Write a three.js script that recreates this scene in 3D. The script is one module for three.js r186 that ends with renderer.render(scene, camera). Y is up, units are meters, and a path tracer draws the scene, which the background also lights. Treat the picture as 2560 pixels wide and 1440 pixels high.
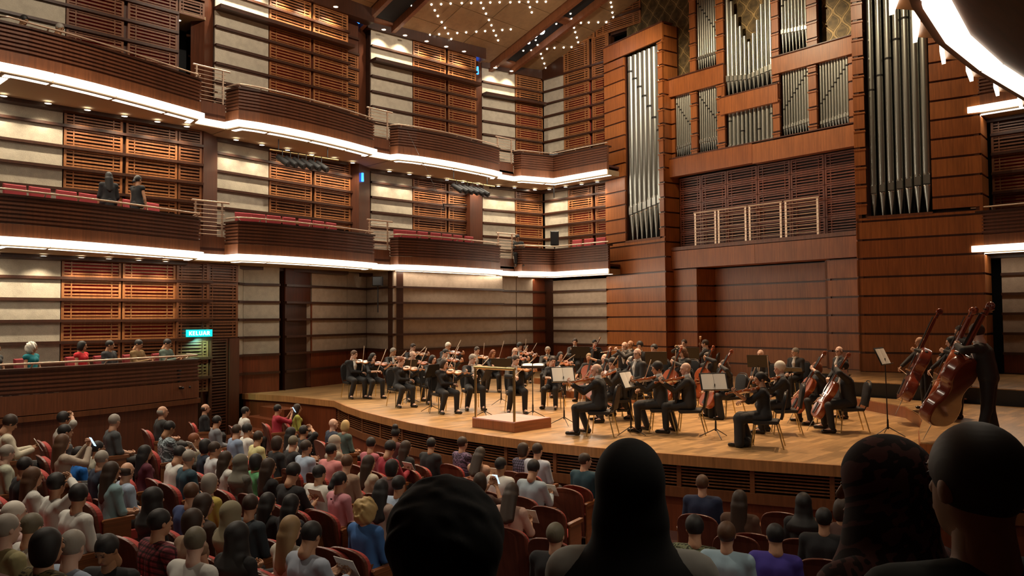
import * as THREE from 'three';
import { mergeGeometries, mergeVertices } from 'three/addons/utils/BufferGeometryUtils.js';
import { RectAreaLightUniformsLib } from 'three/addons/lights/RectAreaLightUniformsLib.js';
import { FontLoader } from 'three/addons/loaders/FontLoader.js';
import { TextGeometry } from 'three/addons/geometries/TextGeometry.js';

// ---------- camera, surroundings, exposure, large lights ----------
// y = 0 is the stage floor, -z runs towards the organ wall, metres
const scene = new THREE.Scene();
scene.background = new THREE.Color(0x000000);
const R = (d) => d * Math.PI / 180;
const camera = new THREE.PerspectiveCamera(2 * Math.atan(720 / 2000) * 180 / Math.PI, 2560 / 1440, 0.05, 200);
camera.position.set(0, 2.2, 0);
camera.rotation.set(R(2.2), R(44.6), R(-0.44), 'YXZ');
scene.add(camera);
const renderer = new THREE.WebGLRenderer({ antialias: true });
renderer.toneMapping = THREE.LinearToneMapping;
renderer.toneMappingExposure = 1.65;
renderer.shadowMap.enabled = true;
RectAreaLightUniformsLib.init();
const LIGHT = {
  strip: 15, stripUnder: 8, stripGlow: 1.9, stripColor: [1, 0.87, 0.68],
  down: 7.5, downTop: 17, downColor: [1, 0.84, 0.6],
  stage: 340, stageColor: [1, 0.7, 0.43], house: 95, houseColor: [1, 0.85, 0.66],
};
const col = (a) => new THREE.Color().setRGB(a[0], a[1], a[2]);
function areaLight(p, dir, w, h, intensity, color = LIGHT.stripColor) {
  const l = new THREE.RectAreaLight(col(color), intensity, w, h);
  l.position.set(...p); l.lookAt(p[0] + dir[0], p[1] + dir[1], p[2] + dir[2]);   // a light's front is the side lookAt turns to the target
  l.name = 'strip_light_source'; scene.add(l); return l;
}
function spot(p, to, intensity, angle, color, penumbra = 0.6, radius = 1.5) {
  const l = new THREE.SpotLight(col(color), intensity, 0, angle, penumbra, 2);
  l.position.set(...p); l.target.position.set(...to); l.castShadow = true; l.shadow.radius = radius;
  l.name = 'lamp_light_source'; scene.add(l); scene.add(l.target); return l;
}

// ---------- helpers ----------
let seed = 12345;
const rnd = () => { seed = (seed * 1664525 + 1013904223) >>> 0; return seed / 4294967296; };
const rr = (a, b) => a + (b - a) * rnd();
const lerp = (a, b, t) => a + (b - a) * t;
const used = {};
function numbered(name) { const k = used[name] ?? 0; used[name] = k + 1; return k ? name + '_' + String(k).padStart(3, '0') : name; }
const labels = {};
function tag(o, label, category, group) {
  o.userData = { label, category };
  if (group) o.userData.group = group; else { if (labels[label]) console.log('DUP LABEL', label); labels[label] = 1; }
  return o;
}
function thing(name, label, category, p = [0, 0, 0], turn = 0, group) {
  const o = new THREE.Group(); o.name = numbered(name); o.position.set(...p); o.rotation.y = turn; scene.add(o);
  return tag(o, label, category, group);
}
function mesh(name, geo, mat, parent, kind) {
  const m = new THREE.Mesh(geo, mat); m.name = name; m.castShadow = m.receiveShadow = true;
  if (kind) m.userData.kind = kind;
  if (parent) parent.add(m); else { m.name = numbered(name); scene.add(m); }
  return m;
}
function struct(name) { const g = new THREE.Group(); g.name = numbered(name); g.userData.kind = 'structure'; scene.add(g); return g; }
// MB collects boxes, prisms and other shapes into one geometry with texture coordinates in metres
class MB {
  constructor() { this.p = []; this.n = []; this.t = []; }
  quad(a, b, c, d) {
    const ab = [b[0] - a[0], b[1] - a[1], b[2] - a[2]], ad = [d[0] - a[0], d[1] - a[1], d[2] - a[2]];
    const ac = [c[0] - a[0], c[1] - a[1], c[2] - a[2]];
    let n = [ac[1] * (ad[2] - ab[2]) - ac[2] * (ad[1] - ab[1]), ac[2] * (ad[0] - ab[0]) - ac[0] * (ad[2] - ab[2]), ac[0] * (ad[1] - ab[1]) - ac[1] * (ad[0] - ab[0])];
    const l = Math.hypot(...n) || 1; n = n.map((x) => x / l);
    const ax = Math.abs(n[0]), ay = Math.abs(n[1]), az = Math.abs(n[2]);
    const uv = (q) => ay > 0.7 ? [q[0], q[2]] : ax > az ? [q[2], q[1]] : [q[0], q[1]];
    for (const q of [a, b, c, a, c, d]) { this.p.push(q[0], q[1], q[2]); this.n.push(n[0], n[1], n[2]); this.t.push(...uv(q)); }
  }
  hex(c) { // corners: 0-3 back (u0h0,u1h0,u1h1,u0h1), 4-7 front
    this.quad(c[4], c[5], c[6], c[7]); this.quad(c[1], c[0], c[3], c[2]); this.quad(c[0], c[4], c[7], c[3]);
    this.quad(c[5], c[1], c[2], c[6]); this.quad(c[7], c[6], c[2], c[3]); this.quad(c[0], c[1], c[5], c[4]); return this;
  }
  box(F, u0, u1, h0, h1, n0, n1) {
    return this.hex([F.pt(u0, h0, n0), F.pt(u1, h0, n0), F.pt(u1, h1, n0), F.pt(u0, h1, n0), F.pt(u0, h0, n1), F.pt(u1, h0, n1), F.pt(u1, h1, n1), F.pt(u0, h1, n1)]);
  }
  xyz(x0, x1, y0, y1, z0, z1) { return this.box(WORLD, x0, x1, y0, y1, z0, z1); }
  add(geo, m) {
    const g = geo.index ? geo.toNonIndexed() : geo.clone(); if (m) g.applyMatrix4(m);
    const { position, normal, uv } = g.attributes;
    for (const v of position.array) this.p.push(v); for (const v of normal.array) this.n.push(v);
    if (uv) for (const v of uv.array) this.t.push(v); else for (let i = 0; i < position.count * 2; i++) this.t.push(0);
    return this;
  }
  geo() {
    const g = new THREE.BufferGeometry();
    g.setAttribute('position', new THREE.BufferAttribute(new Float32Array(this.p), 3));
    g.setAttribute('normal', new THREE.BufferAttribute(new Float32Array(this.n), 3));
    g.setAttribute('uv', new THREE.BufferAttribute(new Float32Array(this.t), 2));
    return g;
  }
  build(name, mat, parent, kind) { return mesh(name, this.geo(), mat, parent, kind); }
}
const WORLD = { pt: (u, h, n) => [u, h, n] };
// a frame along a plan segment from A to B: u runs along it, h is height, n points into the hall
function frame(A, B) {
  const L = Math.hypot(B[0] - A[0], B[1] - A[1]), u = [(B[0] - A[0]) / L, (B[1] - A[1]) / L], n = [-u[1], u[0]];
  return { A, L, u, n, pt: (a, h, b) => [A[0] + u[0] * a + n[0] * b, h, A[1] + u[1] * a + n[1] * b], yaw: Math.atan2(n[0], n[1]) };
}
// sweep a closed profile of [offset towards the hall, height] along a plan path
function sweep(path, profile, closed = true) {
  const b = new MB(), N = path.length, off = path.map((p, i) => {
    const a = path[Math.max(0, i - 1)], c = path[Math.min(N - 1, i + 1)];
    const n1 = i ? nrm(a, p) : nrm(p, c), n2 = i < N - 1 ? nrm(p, c) : n1;
    const m = [n1[0] + n2[0], n1[1] + n2[1]], k = 2 / Math.max(0.3, m[0] * m[0] + m[1] * m[1]);
    return [m[0] * k, m[1] * k];
  });
  const P = (i, q) => [path[i][0] + off[i][0] * q[0], q[1], path[i][1] + off[i][1] * q[0]], K = profile.length;
  for (let i = 0; i < N - 1; i++) for (let k = 0; k < (closed ? K : K - 1); k++) {
    const q = profile[k], s = profile[(k + 1) % K];
    b.quad(P(i, q), P(i + 1, q), P(i + 1, s), P(i, s));
  }
  if (closed) for (const [i, flip] of [[0, 1], [N - 1, 0]]) {
    for (const t of THREE.ShapeUtils.triangulateShape(profile.map((q) => new THREE.Vector2(...q)), [])) {
      const [x, y, z] = (flip ? [t[0], t[2], t[1]] : t).map((k) => P(i, profile[k])); b.quad(x, y, z, z);
    }
  }
  return b;
}
const nrm = (a, b) => { const l = Math.hypot(b[0] - a[0], b[1] - a[1]) || 1; return [-(b[1] - a[1]) / l, (b[0] - a[0]) / l]; };
// flat slab between two plan paths of the same direction
function slab(front, back, h0, h1) {
  const ring = [...front, ...[...back].reverse()], b = new MB(), sh = ring.map((p) => new THREE.Vector2(p[0], p[1]));
  for (const t of THREE.ShapeUtils.triangulateShape(sh, [])) {
    const q = t.map((k) => ring[k]), at = (h) => q.map((p) => [p[0], h, p[1]]), up = at(h1), dn = at(h0);
    const s = (q[1][0] - q[0][0]) * (q[2][1] - q[0][1]) - (q[1][1] - q[0][1]) * (q[2][0] - q[0][0]);
    const f = s < 0 ? (a) => b.quad(a[0], a[1], a[2], a[2]) : (a) => b.quad(a[0], a[2], a[1], a[1]);
    const r = s < 0 ? (a) => b.quad(a[0], a[2], a[1], a[1]) : (a) => b.quad(a[0], a[1], a[2], a[2]);
    f(up); r(dn);
  }
  const cw = THREE.ShapeUtils.area(sh) < 0;
  for (let i = 0; i < ring.length; i++) {
    let p = ring[i], q = ring[(i + 1) % ring.length]; if (!cw) [p, q] = [q, p];
    b.quad([p[0], h0, p[1]], [p[0], h1, p[1]], [q[0], h1, q[1]], [q[0], h0, q[1]]);
  }
  return b;
}
function tube(pts, r, seg = 6, closed = false) {
  const c = new THREE.CatmullRomCurve3(pts.map((p) => new THREE.Vector3(...p)), closed, 'catmullrom', 0.2);
  return new THREE.TubeGeometry(c, Math.max(2, (pts.length - 1) * 4), r, seg, closed);
}
function rod(a, b, r0, r1 = r0, seg = 8) {
  const A = new THREE.Vector3(...a), B = new THREE.Vector3(...b), d = B.clone().sub(A), L = d.length();
  const g = new THREE.CylinderGeometry(r1, r0, L, seg, 1);
  g.applyMatrix4(new THREE.Matrix4().makeRotationFromQuaternion(new THREE.Quaternion().setFromUnitVectors(new THREE.Vector3(0, 1, 0), d.normalize())));
  g.translate((A.x + B.x) / 2, (A.y + B.y) / 2, (A.z + B.z) / 2); return g;
}
function rbox(w, h, d, r = 0.01, x = 0, y = 0, z = 0) { // box with chamfered edges
  const s = new THREE.Shape(), a = w / 2 - r, b = h / 2 - r;
  s.moveTo(-a, -b); s.lineTo(a, -b); s.lineTo(a, b); s.lineTo(-a, b); s.closePath();
  const g = new THREE.ExtrudeGeometry(s, { depth: Math.max(0.001, d - 2 * r), bevelEnabled: true, bevelThickness: r, bevelSize: r, bevelSegments: 1, curveSegments: 4 });
  g.translate(x, y, z - d / 2 + r); return g;
}
const xf = (g, x, y, z, rx = 0, ry = 0, rz = 0, s = 1) => g.clone().applyMatrix4(new THREE.Matrix4().compose(new THREE.Vector3(x, y, z), new THREE.Quaternion().setFromEuler(new THREE.Euler(rx, ry, rz)), new THREE.Vector3(s, s, s)));
const merge = (...gs) => mergeGeometries(gs.flat().map((g) => { const k = g.index ? g.toNonIndexed() : g.clone(); for (const n of Object.keys(k.attributes)) if (!['position', 'normal', 'uv'].includes(n)) k.deleteAttribute(n); if (!k.attributes.uv) k.setAttribute('uv', new THREE.BufferAttribute(new Float32Array(k.attributes.position.count * 2), 2)); return k; }));

// ---------- materials ----------
function noiseTex(w, h, f, rep = 1, srgb = false) {
  const d = new Uint8Array(w * h * 4);
  for (let y = 0; y < h; y++) for (let x = 0; x < w; x++) { const c = f(x / w, y / h, x, y), i = (y * w + x) * 4; for (let k = 0; k < 3; k++) d[i + k] = Math.max(0, Math.min(255, 255 * (Array.isArray(c) ? c[k] : c))); d[i + 3] = 255; }
  const t = new THREE.DataTexture(d, w, h); t.wrapS = t.wrapT = THREE.RepeatWrapping; t.magFilter = THREE.LinearFilter; t.repeat.set(rep, rep);
  if (srgb) t.colorSpace = THREE.SRGBColorSpace; t.needsUpdate = true; return t;
}
const H2 = (x, y) => { const s = Math.sin(x * 127.1 + y * 311.7) * 43758.5453; return s - Math.floor(s); };
function vn(x, y, px, py) { // tileable value noise
  const x0 = Math.floor(x), y0 = Math.floor(y), fx = x - x0, fy = y - y0, s = fx * fx * (3 - 2 * fx), t = fy * fy * (3 - 2 * fy), m = (a, n) => ((a % n) + n) % n;
  const h = (a, b) => H2(m(a, px), m(b, py));
  return lerp(lerp(h(x0, y0), h(x0 + 1, y0), s), lerp(h(x0, y0 + 1), h(x0 + 1, y0 + 1), s), t);
}
const woodTex = noiseTex(512, 512, (u, v) => 0.72 + 0.16 * vn(u * 64, v * 4, 64, 4) + 0.08 * vn(u * 220, v * 14, 220, 14) + 0.1 * vn(u * 7, v * 2, 7, 2), 0.6, true);
const fabricTex = noiseTex(256, 256, (u, v) => 0.84 + 0.1 * vn(u * 120, v * 120, 120, 120) + 0.08 * vn(u * 9, v * 9, 9, 9), 1.1, true);
const floorTex = noiseTex(1024, 1024, (u, v) => {
  const bx = Math.floor(u * 24), ph = H2(bx, 3.1), by = Math.floor(v * 5 + ph * 5), e = Math.abs(u * 24 - bx - 0.5) > 0.47 ? 0.82 : 1;
  return e * (0.66 + 0.22 * H2(bx, by) + 0.1 * vn(u * 300, v * 30, 300, 30));
}, 0.32, true);
const goldTex = noiseTex(256, 512, (u, v) => {
  const a = Math.abs(Math.abs((u * 2 % 1) - 0.5) - 0.25 - 0.22 * Math.sin(v * 4 * Math.PI)), b = Math.abs(Math.abs(((u * 2 + 0.5) % 1) - 0.5) - 0.25 + 0.22 * Math.sin(v * 4 * Math.PI));
  const k = Math.min(a, b); return 0.42 + 0.35 * (k < 0.05 ? 1 : 0) + 0.2 * (k > 0.12 && k < 0.16 ? 1 : 0) + 0.18 * vn(u * 12, v * 20, 12, 20);
}, 1, true);
goldTex.repeat.set(0.9, 0.7);
const plaidTex = noiseTex(64, 64, (u, v) => { const s = (x) => (Math.abs((x * 4 % 1) - 0.5) < 0.18 ? 0.55 : 1) * (Math.abs((x * 4 % 1) - 0.1) < 0.04 ? 1.3 : 1); return 0.7 * s(u) * s(v); }, 5, true);
const printTex = noiseTex(128, 128, (u, v) => vn(u * 16, v * 16, 16, 16) > 0.55 ? 1 : 0.45, 5, true);
const bumpTex = noiseTex(256, 256, (u, v) => 0.5 * vn(u * 90, v * 90, 90, 90) + 0.5 * vn(u * 30, v * 30, 30, 30), 2);
const std = (c, rough = 0.6, extra = {}) => new THREE.MeshStandardMaterial({ color: Array.isArray(c) ? col(c) : new THREE.Color(c), roughness: rough, ...extra });
const wood = (c, rough = 0.42, extra = {}) => new THREE.MeshPhysicalMaterial({ color: col(c), roughness: rough, map: woodTex, clearcoat: 0.25, clearcoatRoughness: 0.3, ...extra });
const glow = (c, k) => new THREE.MeshStandardMaterial({ color: 0x222222, emissive: col(c), emissiveIntensity: k, roughness: 0.5 });
const M = {
  fabric: std([0.5, 0.44, 0.345], 0.95, { map: fabricTex, bumpMap: bumpTex, bumpScale: 0.004 }),
  fabricStage: std([0.44, 0.325, 0.235], 0.95, { map: fabricTex, bumpMap: bumpTex, bumpScale: 0.004 }),
  organ: [wood([0.4, 0.125, 0.03]), wood([0.37, 0.112, 0.026]), wood([0.43, 0.14, 0.034])],
  dado: [wood([0.2, 0.045, 0.014]), wood([0.175, 0.04, 0.012])],
  box: wood([0.21, 0.07, 0.026], 0.45), boxSlat: wood([0.15, 0.048, 0.019], 0.5), cherry: wood([0.055, 0.017, 0.007], 0.4), pier: wood([0.1, 0.029, 0.012], 0.4),
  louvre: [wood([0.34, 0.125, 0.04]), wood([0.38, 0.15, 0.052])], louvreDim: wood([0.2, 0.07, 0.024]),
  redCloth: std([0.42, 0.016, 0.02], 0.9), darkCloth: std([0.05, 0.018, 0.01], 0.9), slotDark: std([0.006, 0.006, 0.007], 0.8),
  soffit: std([0.36, 0.26, 0.155], 0.85), ceiling: std([0.36, 0.22, 0.105], 0.8, { map: fabricTex }), ceilGap: std([0.06, 0.032, 0.015], 0.9),
  floor: new THREE.MeshPhysicalMaterial({ color: col([0.66, 0.38, 0.155]), roughness: 0.34, map: floorTex, clearcoat: 0.3, clearcoatRoughness: 0.35 }),
  aisle: std([0.07, 0.02, 0.013], 0.9), steel: std([0.5, 0.46, 0.4], 0.35, { metalness: 0.9 }), railMetal: std([0.72, 0.55, 0.42], 0.35, { metalness: 0.6 }),
  brass: std([0.62, 0.5, 0.24], 0.28, { metalness: 1 }), black: std([0.012, 0.012, 0.013], 0.5), blackGloss: std([0.01, 0.01, 0.01], 0.2), iron: std([0.03, 0.03, 0.032], 0.4, { metalness: 0.5 }),
  pipe: [std([0.43, 0.45, 0.42], 0.34, { metalness: 0.9 }), std([0.39, 0.4, 0.37], 0.38, { metalness: 0.9 })], pipeBright: std([0.75, 0.73, 0.66], 0.25, { metalness: 0.9 }), gap: std([0.01, 0.01, 0.01], 0.7),
  gold: std([0.42, 0.29, 0.12], 0.45, { map: goldTex, metalness: 0.4 }),
  strip: glow(LIGHT.stripColor, LIGHT.stripGlow), lamp: glow([1, 0.9, 0.72], 4), bulb: glow([1, 0.9, 0.72], 2.2), cool: glow([0.9, 0.93, 1], 9), blue: glow([0.02, 0.16, 1], 3.5), exit: glow([0.0, 0.42, 0.42], 1.5), exitText: glow([0.7, 1, 0.95], 1.4), phone: glow([0.45, 0.65, 1], 1.1),
  seatShell: wood([0.17, 0.05, 0.03], 0.42), seatRed: std([0.42, 0.06, 0.05], 0.85), seatPad: std([0.3, 0.035, 0.04], 0.9), armWood: wood([0.3, 0.11, 0.04], 0.35),
  paper: std([0.82, 0.8, 0.74], 0.8), violin: new THREE.MeshPhysicalMaterial({ color: col([0.36, 0.09, 0.02]), roughness: 0.3, clearcoat: 0.8, clearcoatRoughness: 0.15 }), violinPale: new THREE.MeshPhysicalMaterial({ color: col([0.5, 0.2, 0.06]), roughness: 0.3, clearcoat: 0.8, clearcoatRoughness: 0.15 }),
  cello: new THREE.MeshPhysicalMaterial({ color: col([0.3, 0.06, 0.015]), roughness: 0.28, clearcoat: 0.9, clearcoatRoughness: 0.12 }), bass: new THREE.MeshPhysicalMaterial({ color: col([0.14, 0.02, 0.008]), roughness: 0.25, clearcoat: 1, clearcoatRoughness: 0.1 }), ebony: std([0.02, 0.015, 0.012], 0.35), bow: std([0.55, 0.34, 0.2], 0.4), hairWhite: std([0.8, 0.78, 0.7], 0.6),
  silver: std([0.85, 0.83, 0.8], 0.2, { metalness: 1 }), podium: std([0.62, 0.36, 0.34], 0.9), podiumSide: wood([0.33, 0.1, 0.035], 0.4), wire: std([0.05, 0.045, 0.04], 0.5), signWhite: std([0.75, 0.73, 0.7], 0.6),
};
const pick = (a, i) => a[Math.floor(H2(i, 7.7) * a.length) % a.length];
// ---------- the hall ----------
const wallLeft = struct('wall_left'), wallBack = struct('wall_back'), wallRight = struct('wall_right'), wallRear = struct('wall_rear');
let pi = 0;
function louvre(root, F, u0, u1, h0, h1, mat, backMat, n = 0) {
  const f = new MB(), w = Math.min(0.06, (u1 - u0) * 0.12);
  f.box(F, u0, u0 + w, h0, h1, n - 0.05, n + 0.012).box(F, u1 - w, u1, h0, h1, n - 0.05, n + 0.012).box(F, u0 + w, u1 - w, h0, h0 + 0.05, n - 0.05, n + 0.01).box(F, u0 + w, u1 - w, h1 - 0.05, h1, n - 0.05, n + 0.01);
  if (u1 - u0 > 0.7) for (const k of [0.16, 0.84]) { const c = lerp(u0, u1, k); f.box(F, c - 0.014, c + 0.014, h0 + 0.05, h1 - 0.05, n - 0.05, n + 0.006); }
  const p = f.build('louvre_panel', mat, root), s = new MB(), k = Math.max(2, Math.round((h1 - h0 - 0.1) / 0.085)), st = (h1 - h0 - 0.1) / k;
  for (let i = 0; i < k; i++) s.box(F, u0 + w, u1 - w, h0 + 0.05 + st * (i + 0.28), h0 + 0.05 + st * (i + 0.78), n - 0.035, n);
  s.build('slat', mat, p, 'stuff');
  new MB().box(F, u0 + 0.01, u1 - 0.01, h0 + 0.01, h1 - 0.01, n - 0.1, n - 0.07).build('backing_board', backMat, p);
}
// one bay of wall: columns of panels between horizontal band rails
function wallBay(root, F, cols, hs, o = {}) {
  const L = o.L ?? F.L, u0 = o.u0 ?? cols[0].u0;
  for (let i = 0; i < hs.length - 1; i++) {
    const h1 = hs[i] - (i ? 0.035 : 0), h0 = hs[i + 1] + (i < hs.length - 2 ? 0.035 : 0);
    for (const c of cols) {
      if (c.skip?.(i)) continue;
      if (c.t === 'f') new MB().box(F, c.u0 + 0.006, c.u1 - 0.006, h0, h1, -0.06, 0).build('fabric_panel', c.mat ?? M.fabric, root);
      else if (c.t === 'p') new MB().box(F, c.u0 + 0.006, c.u1 - 0.006, h0, h1, -0.06, 0).build('wood_panel', Array.isArray(c.mat) ? pick(c.mat, pi++) : c.mat ?? M.pier, root);
      else louvre(root, F, c.u0 + 0.006, c.u1 - 0.006, h0, h1, (c.mats ?? M.louvre)[pi++ % (c.mats ?? M.louvre).length], c.back?.(i) ?? M.darkCloth);
    }
    if (i) { const d = o.shelf === i ? 0.34 : o.proud ?? 0.07, t = o.shelf === i ? 0.055 : 0.036; new MB().box(F, u0, L, hs[i] - t, hs[i] + t, -0.06, d).build(o.shelf === i ? 'ledge' : 'band_rail', M.cherry, root); }
  }
  new MB().box(F, u0, L, hs[hs.length - 1] - 0.1, hs[0] + 0.1, -0.35, -0.101).build('wall_core', M.cherry, root);
}
function downlights(root, F, us, h, n = 0.42, k = LIGHT.down, glowK = true) {
  for (const u of us) {
    const p = F.pt(u, h, n), q = F.pt(u, h - 3, n - 0.12);
    const g = new THREE.CylinderGeometry(0.075, 0.075, 0.012, 14); g.translate(p[0], h - 0.004, p[2]);
    const d = mesh('downlight', g, M.lamp, root), rg = new THREE.TorusGeometry(0.085, 0.013, 6, 16); rg.rotateX(Math.PI / 2); rg.translate(p[0], h - 0.004, p[2]);
    mesh('trim_ring', rg, M.steel, d);
    spot([p[0], h - 0.03, p[2]], q, k, R(58), LIGHT.downColor, 0.9, 1.6);
  }
}
const grid0 = [3.87, 3.316, 2.774, 2.232, 1.69, 1.149];
const grid2 = [7.64, 7.196, 6.654, 6.112, 5.57, 5.03, 4.49, 4.22];
const grid3 = [12.5, 11.91, 11.37, 10.83, 10.28, 9.74, 9.2, 8.66, 8.0];
// bay 1 (towards the audience)
const F1 = frame([-22.25, -3], [-22.25, -10.3]), F13 = frame([-22.2, -3], [-22.2, -10.3]);
const dimRed = (i) => i < 4 ? M.redCloth : M.darkCloth;
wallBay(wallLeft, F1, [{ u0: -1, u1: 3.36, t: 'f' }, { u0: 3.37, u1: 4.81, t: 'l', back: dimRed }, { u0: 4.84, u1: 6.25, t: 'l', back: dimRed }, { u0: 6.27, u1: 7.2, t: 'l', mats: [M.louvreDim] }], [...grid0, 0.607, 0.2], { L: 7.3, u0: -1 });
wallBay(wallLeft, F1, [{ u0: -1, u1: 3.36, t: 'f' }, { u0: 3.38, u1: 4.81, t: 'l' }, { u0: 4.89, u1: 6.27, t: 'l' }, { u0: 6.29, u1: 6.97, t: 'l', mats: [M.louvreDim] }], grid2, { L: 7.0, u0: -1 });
const red3 = (i) => i >= 2 ? M.redCloth : M.darkCloth;
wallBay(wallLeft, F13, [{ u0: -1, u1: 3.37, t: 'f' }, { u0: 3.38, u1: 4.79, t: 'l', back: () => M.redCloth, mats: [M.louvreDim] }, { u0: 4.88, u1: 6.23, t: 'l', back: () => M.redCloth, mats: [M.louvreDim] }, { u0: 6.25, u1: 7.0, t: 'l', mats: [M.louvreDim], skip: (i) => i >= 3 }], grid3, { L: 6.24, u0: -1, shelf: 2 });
// dark doorway of the top tier
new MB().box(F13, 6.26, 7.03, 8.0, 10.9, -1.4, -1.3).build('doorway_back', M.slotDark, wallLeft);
new MB().box(F13, 6.26, 7.03, 10.86, 10.95, -1.4, 0).build('doorway_head', M.soffit, wallLeft);
new MB().box(F13, 6.2, 6.26, 8.0, 10.9, -1.4, 0.02).build('door_jamb', M.pier, wallLeft);
downlights(wallLeft, F13, [6.45], 10.85, -0.5, 0.25);
// pier between bays 1 and 2, full height
for (const [h0, h1] of [[-1.4, 3.87], [4.2, 7.64], [8, 13]]) new MB().box(frame([-22.25, -10.0], [-22.72, -10.62]), 0, 0.8, h0, h1, -0.4, 0.02).build('pier', M.pier, wallLeft);
// bay 2
const F2 = frame([-22.78, -10.4], [-23.6, -16.7]), F23 = frame([-22.4, -10.4], [-22.7, -16.5]);
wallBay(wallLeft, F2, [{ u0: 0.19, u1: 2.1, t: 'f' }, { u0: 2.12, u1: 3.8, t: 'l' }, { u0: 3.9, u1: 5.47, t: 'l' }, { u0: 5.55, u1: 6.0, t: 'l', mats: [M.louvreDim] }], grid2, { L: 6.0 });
wallBay(wallLeft, F23, [{ u0: 0, u1: 1.76, t: 'f' }, { u0: 1.78, u1: 3.3, t: 'l', back: red3 }, { u0: 3.38, u1: 4.76, t: 'l', back: red3 }], grid3, { L: 4.8, shelf: 2, proud: 0.09 });
const F23b = frame([-22.95, -15.2], [-23.0, -16.0]);
wallBay(wallLeft, F23b, [{ u0: -0.1, u1: 0.62, t: 'l', mats: M.louvre, skip: (i) => i < 2 }, { u0: -0.1, u1: 0.62, t: 'p', mat: M.pier, skip: (i) => i >= 2 }], grid3, { L: 0.62, u0: -0.1 });
for (const [h0, h1] of [[4.2, 7.64], [8, 13]]) new MB().box(frame([-23.2, -15.9], [-23.75, -16.85]), 0.1, 1.0, h0, h1, -0.4, 0.03).build('pier', M.pier, wallLeft);
// bay 3
const F3 = frame([-23.9, -16.9], [-23.75, -22.2]), F33 = frame([-23.2, -16.3], [-22.8, -22.0]);
wallBay(wallLeft, F3, [{ u0: 0.08, u1: 1.94, t: 'f' }, { u0: 1.97, u1: 3.6, t: 'l' }, { u0: 3.7, u1: 5.2, t: 'l' }], grid2, { L: 5.2 });
wallBay(wallLeft, F33, [{ u0: 0.18, u1: 1.95, t: 'f' }, { u0: 1.97, u1: 3.48, t: 'l', back: red3 }, { u0: 3.58, u1: 4.96, t: 'l', back: red3 }], grid3, { L: 4.98, shelf: 2, proud: 0.09 });
for (const [h0, h1] of [[4.2, 7.64], [8, 13]]) new MB().box(frame([-23.55, -21.5], [-23.6, -22.3]), 0, 0.72, h0, h1, -0.4, 0.03).build('pier', M.pier, wallLeft);
// bay 4 and the strip of back wall beside the organ
const F4 = frame([-23.6, -22.2], [-23.0, -25.3]), FB = frame([-23.0, -25.25], [-19.3, -25.25]);
wallBay(wallLeft, F4, [{ u0: 0.06, u1: 1.66, t: 'f' }, { u0: 1.68, u1: 3.1, t: 'l', back: (i) => i > 1 ? M.redCloth : M.darkCloth }], grid2, { L: 3.15 });
wallBay(wallLeft, F4, [{ u0: 0.06, u1: 1.7, t: 'f' }, { u0: 1.73, u1: 3.15, t: 'l', back: red3 }], grid3, { L: 3.15, shelf: 2, proud: 0.09 });
wallBay(wallBack, FB, [{ u0: 0.1, u1: 1.4, t: 'f' }, { u0: 1.42, u1: 2.72, t: 'l', back: (i) => i > 1 ? M.redCloth : M.darkCloth }, { u0: 2.86, u1: 3.6, t: 'l', back: (i) => i > 1 ? M.redCloth : M.darkCloth }], grid2, { L: 3.65 });
wallBay(wallBack, FB, [{ u0: 0.1, u1: 1.22, t: 'f' }, { u0: 1.24, u1: 2.6, t: 'l', back: red3 }, { u0: 2.76, u1: 3.6, t: 'l', back: red3 }], [13.6, 12.46, 11.91, 11.37, 10.83, 10.28, 9.74, 9.2, 8.66, 8.0], { L: 3.65 });
wallBay(wallBack, FB, [{ u0: 1.24, u1: 2.9, t: 'l' }, { u0: 2.98, u1: 5.2, t: 'l' }], [15.2, 14.66, 14.12, 13.6], { L: 5.2 });
// cornice under the ceiling
for (const [F, a, b] of [[F13, -1, 7.0], [F23, -0.1, 5.8], [F33, 0, 5.4], [F4, 0, 3.2]]) new MB().box(F, a, b, 12.5, 13.25, -0.3, 0.1).build('cornice', M.cherry, wallLeft);
new MB().box(FB, -0.1, 1.24, 12.46, 13.2, -0.3, 0.06).build('cornice', M.cherry, wallBack);
// stage-level walls: fabric above a wooden dado
const gridS = [3.87, 3.316, 2.774, 2.232, 1.69, 1.149, 0.59, 0.0];
const stageCols = (u0, u1, fab = M.fabricStage) => [{ u0, u1, t: 'f', mat: fab, skip: (i) => i > 4 }, { u0, u1, t: 'p', mat: M.dado, skip: (i) => i < 5 }];
const S0 = frame([-22.65, -11.25], [-22.95, -11.6]), S1 = frame([-22.95, -11.6], [-22.82, -12.75]), S2 = frame([-22.82, -12.75], [-24.2, -17.0]);
wallBay(wallLeft, S0, stageCols(0, 0.46, M.fabric), gridS);
wallBay(wallLeft, S1, stageCols(0, 1.157, M.fabric), gridS);
wallBay(wallLeft, S2, [...stageCols(0.25, 1.45).map((c) => ({ ...c, skip: (i) => (i > 1) })), ...stageCols(1.5, 3.34), ...stageCols(3.35, 4.46)], gridS, { u0: 0.25 });
const S3 = frame([-24.2, -17.0], [-22.05, -16.62]), S4 = frame([-22.05, -16.62], [-22.05, -21.84]), S5 = frame([-22.05, -21.84], [-22.6, -22.0]), S6 = frame([-22.75, -22.0], [-22.75, -24.3]), S7 = frame([-22.75, -24.3], [-22.75, -25.2]), S8 = frame([-22.3, -25.0], [-19.4, -25.0]);
for (const S of [S3, S4, S5]) wallBay(wallLeft, S, stageCols(0, S.L), gridS);
wallBay(wallLeft, S6, [...stageCols(0, 1.3), ...stageCols(1.33, 2.3)], gridS);
wallBay(wallLeft, S7, [{ u0: 0, u1: 0.9, t: 'p', mat: M.dado }], gridS);
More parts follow.
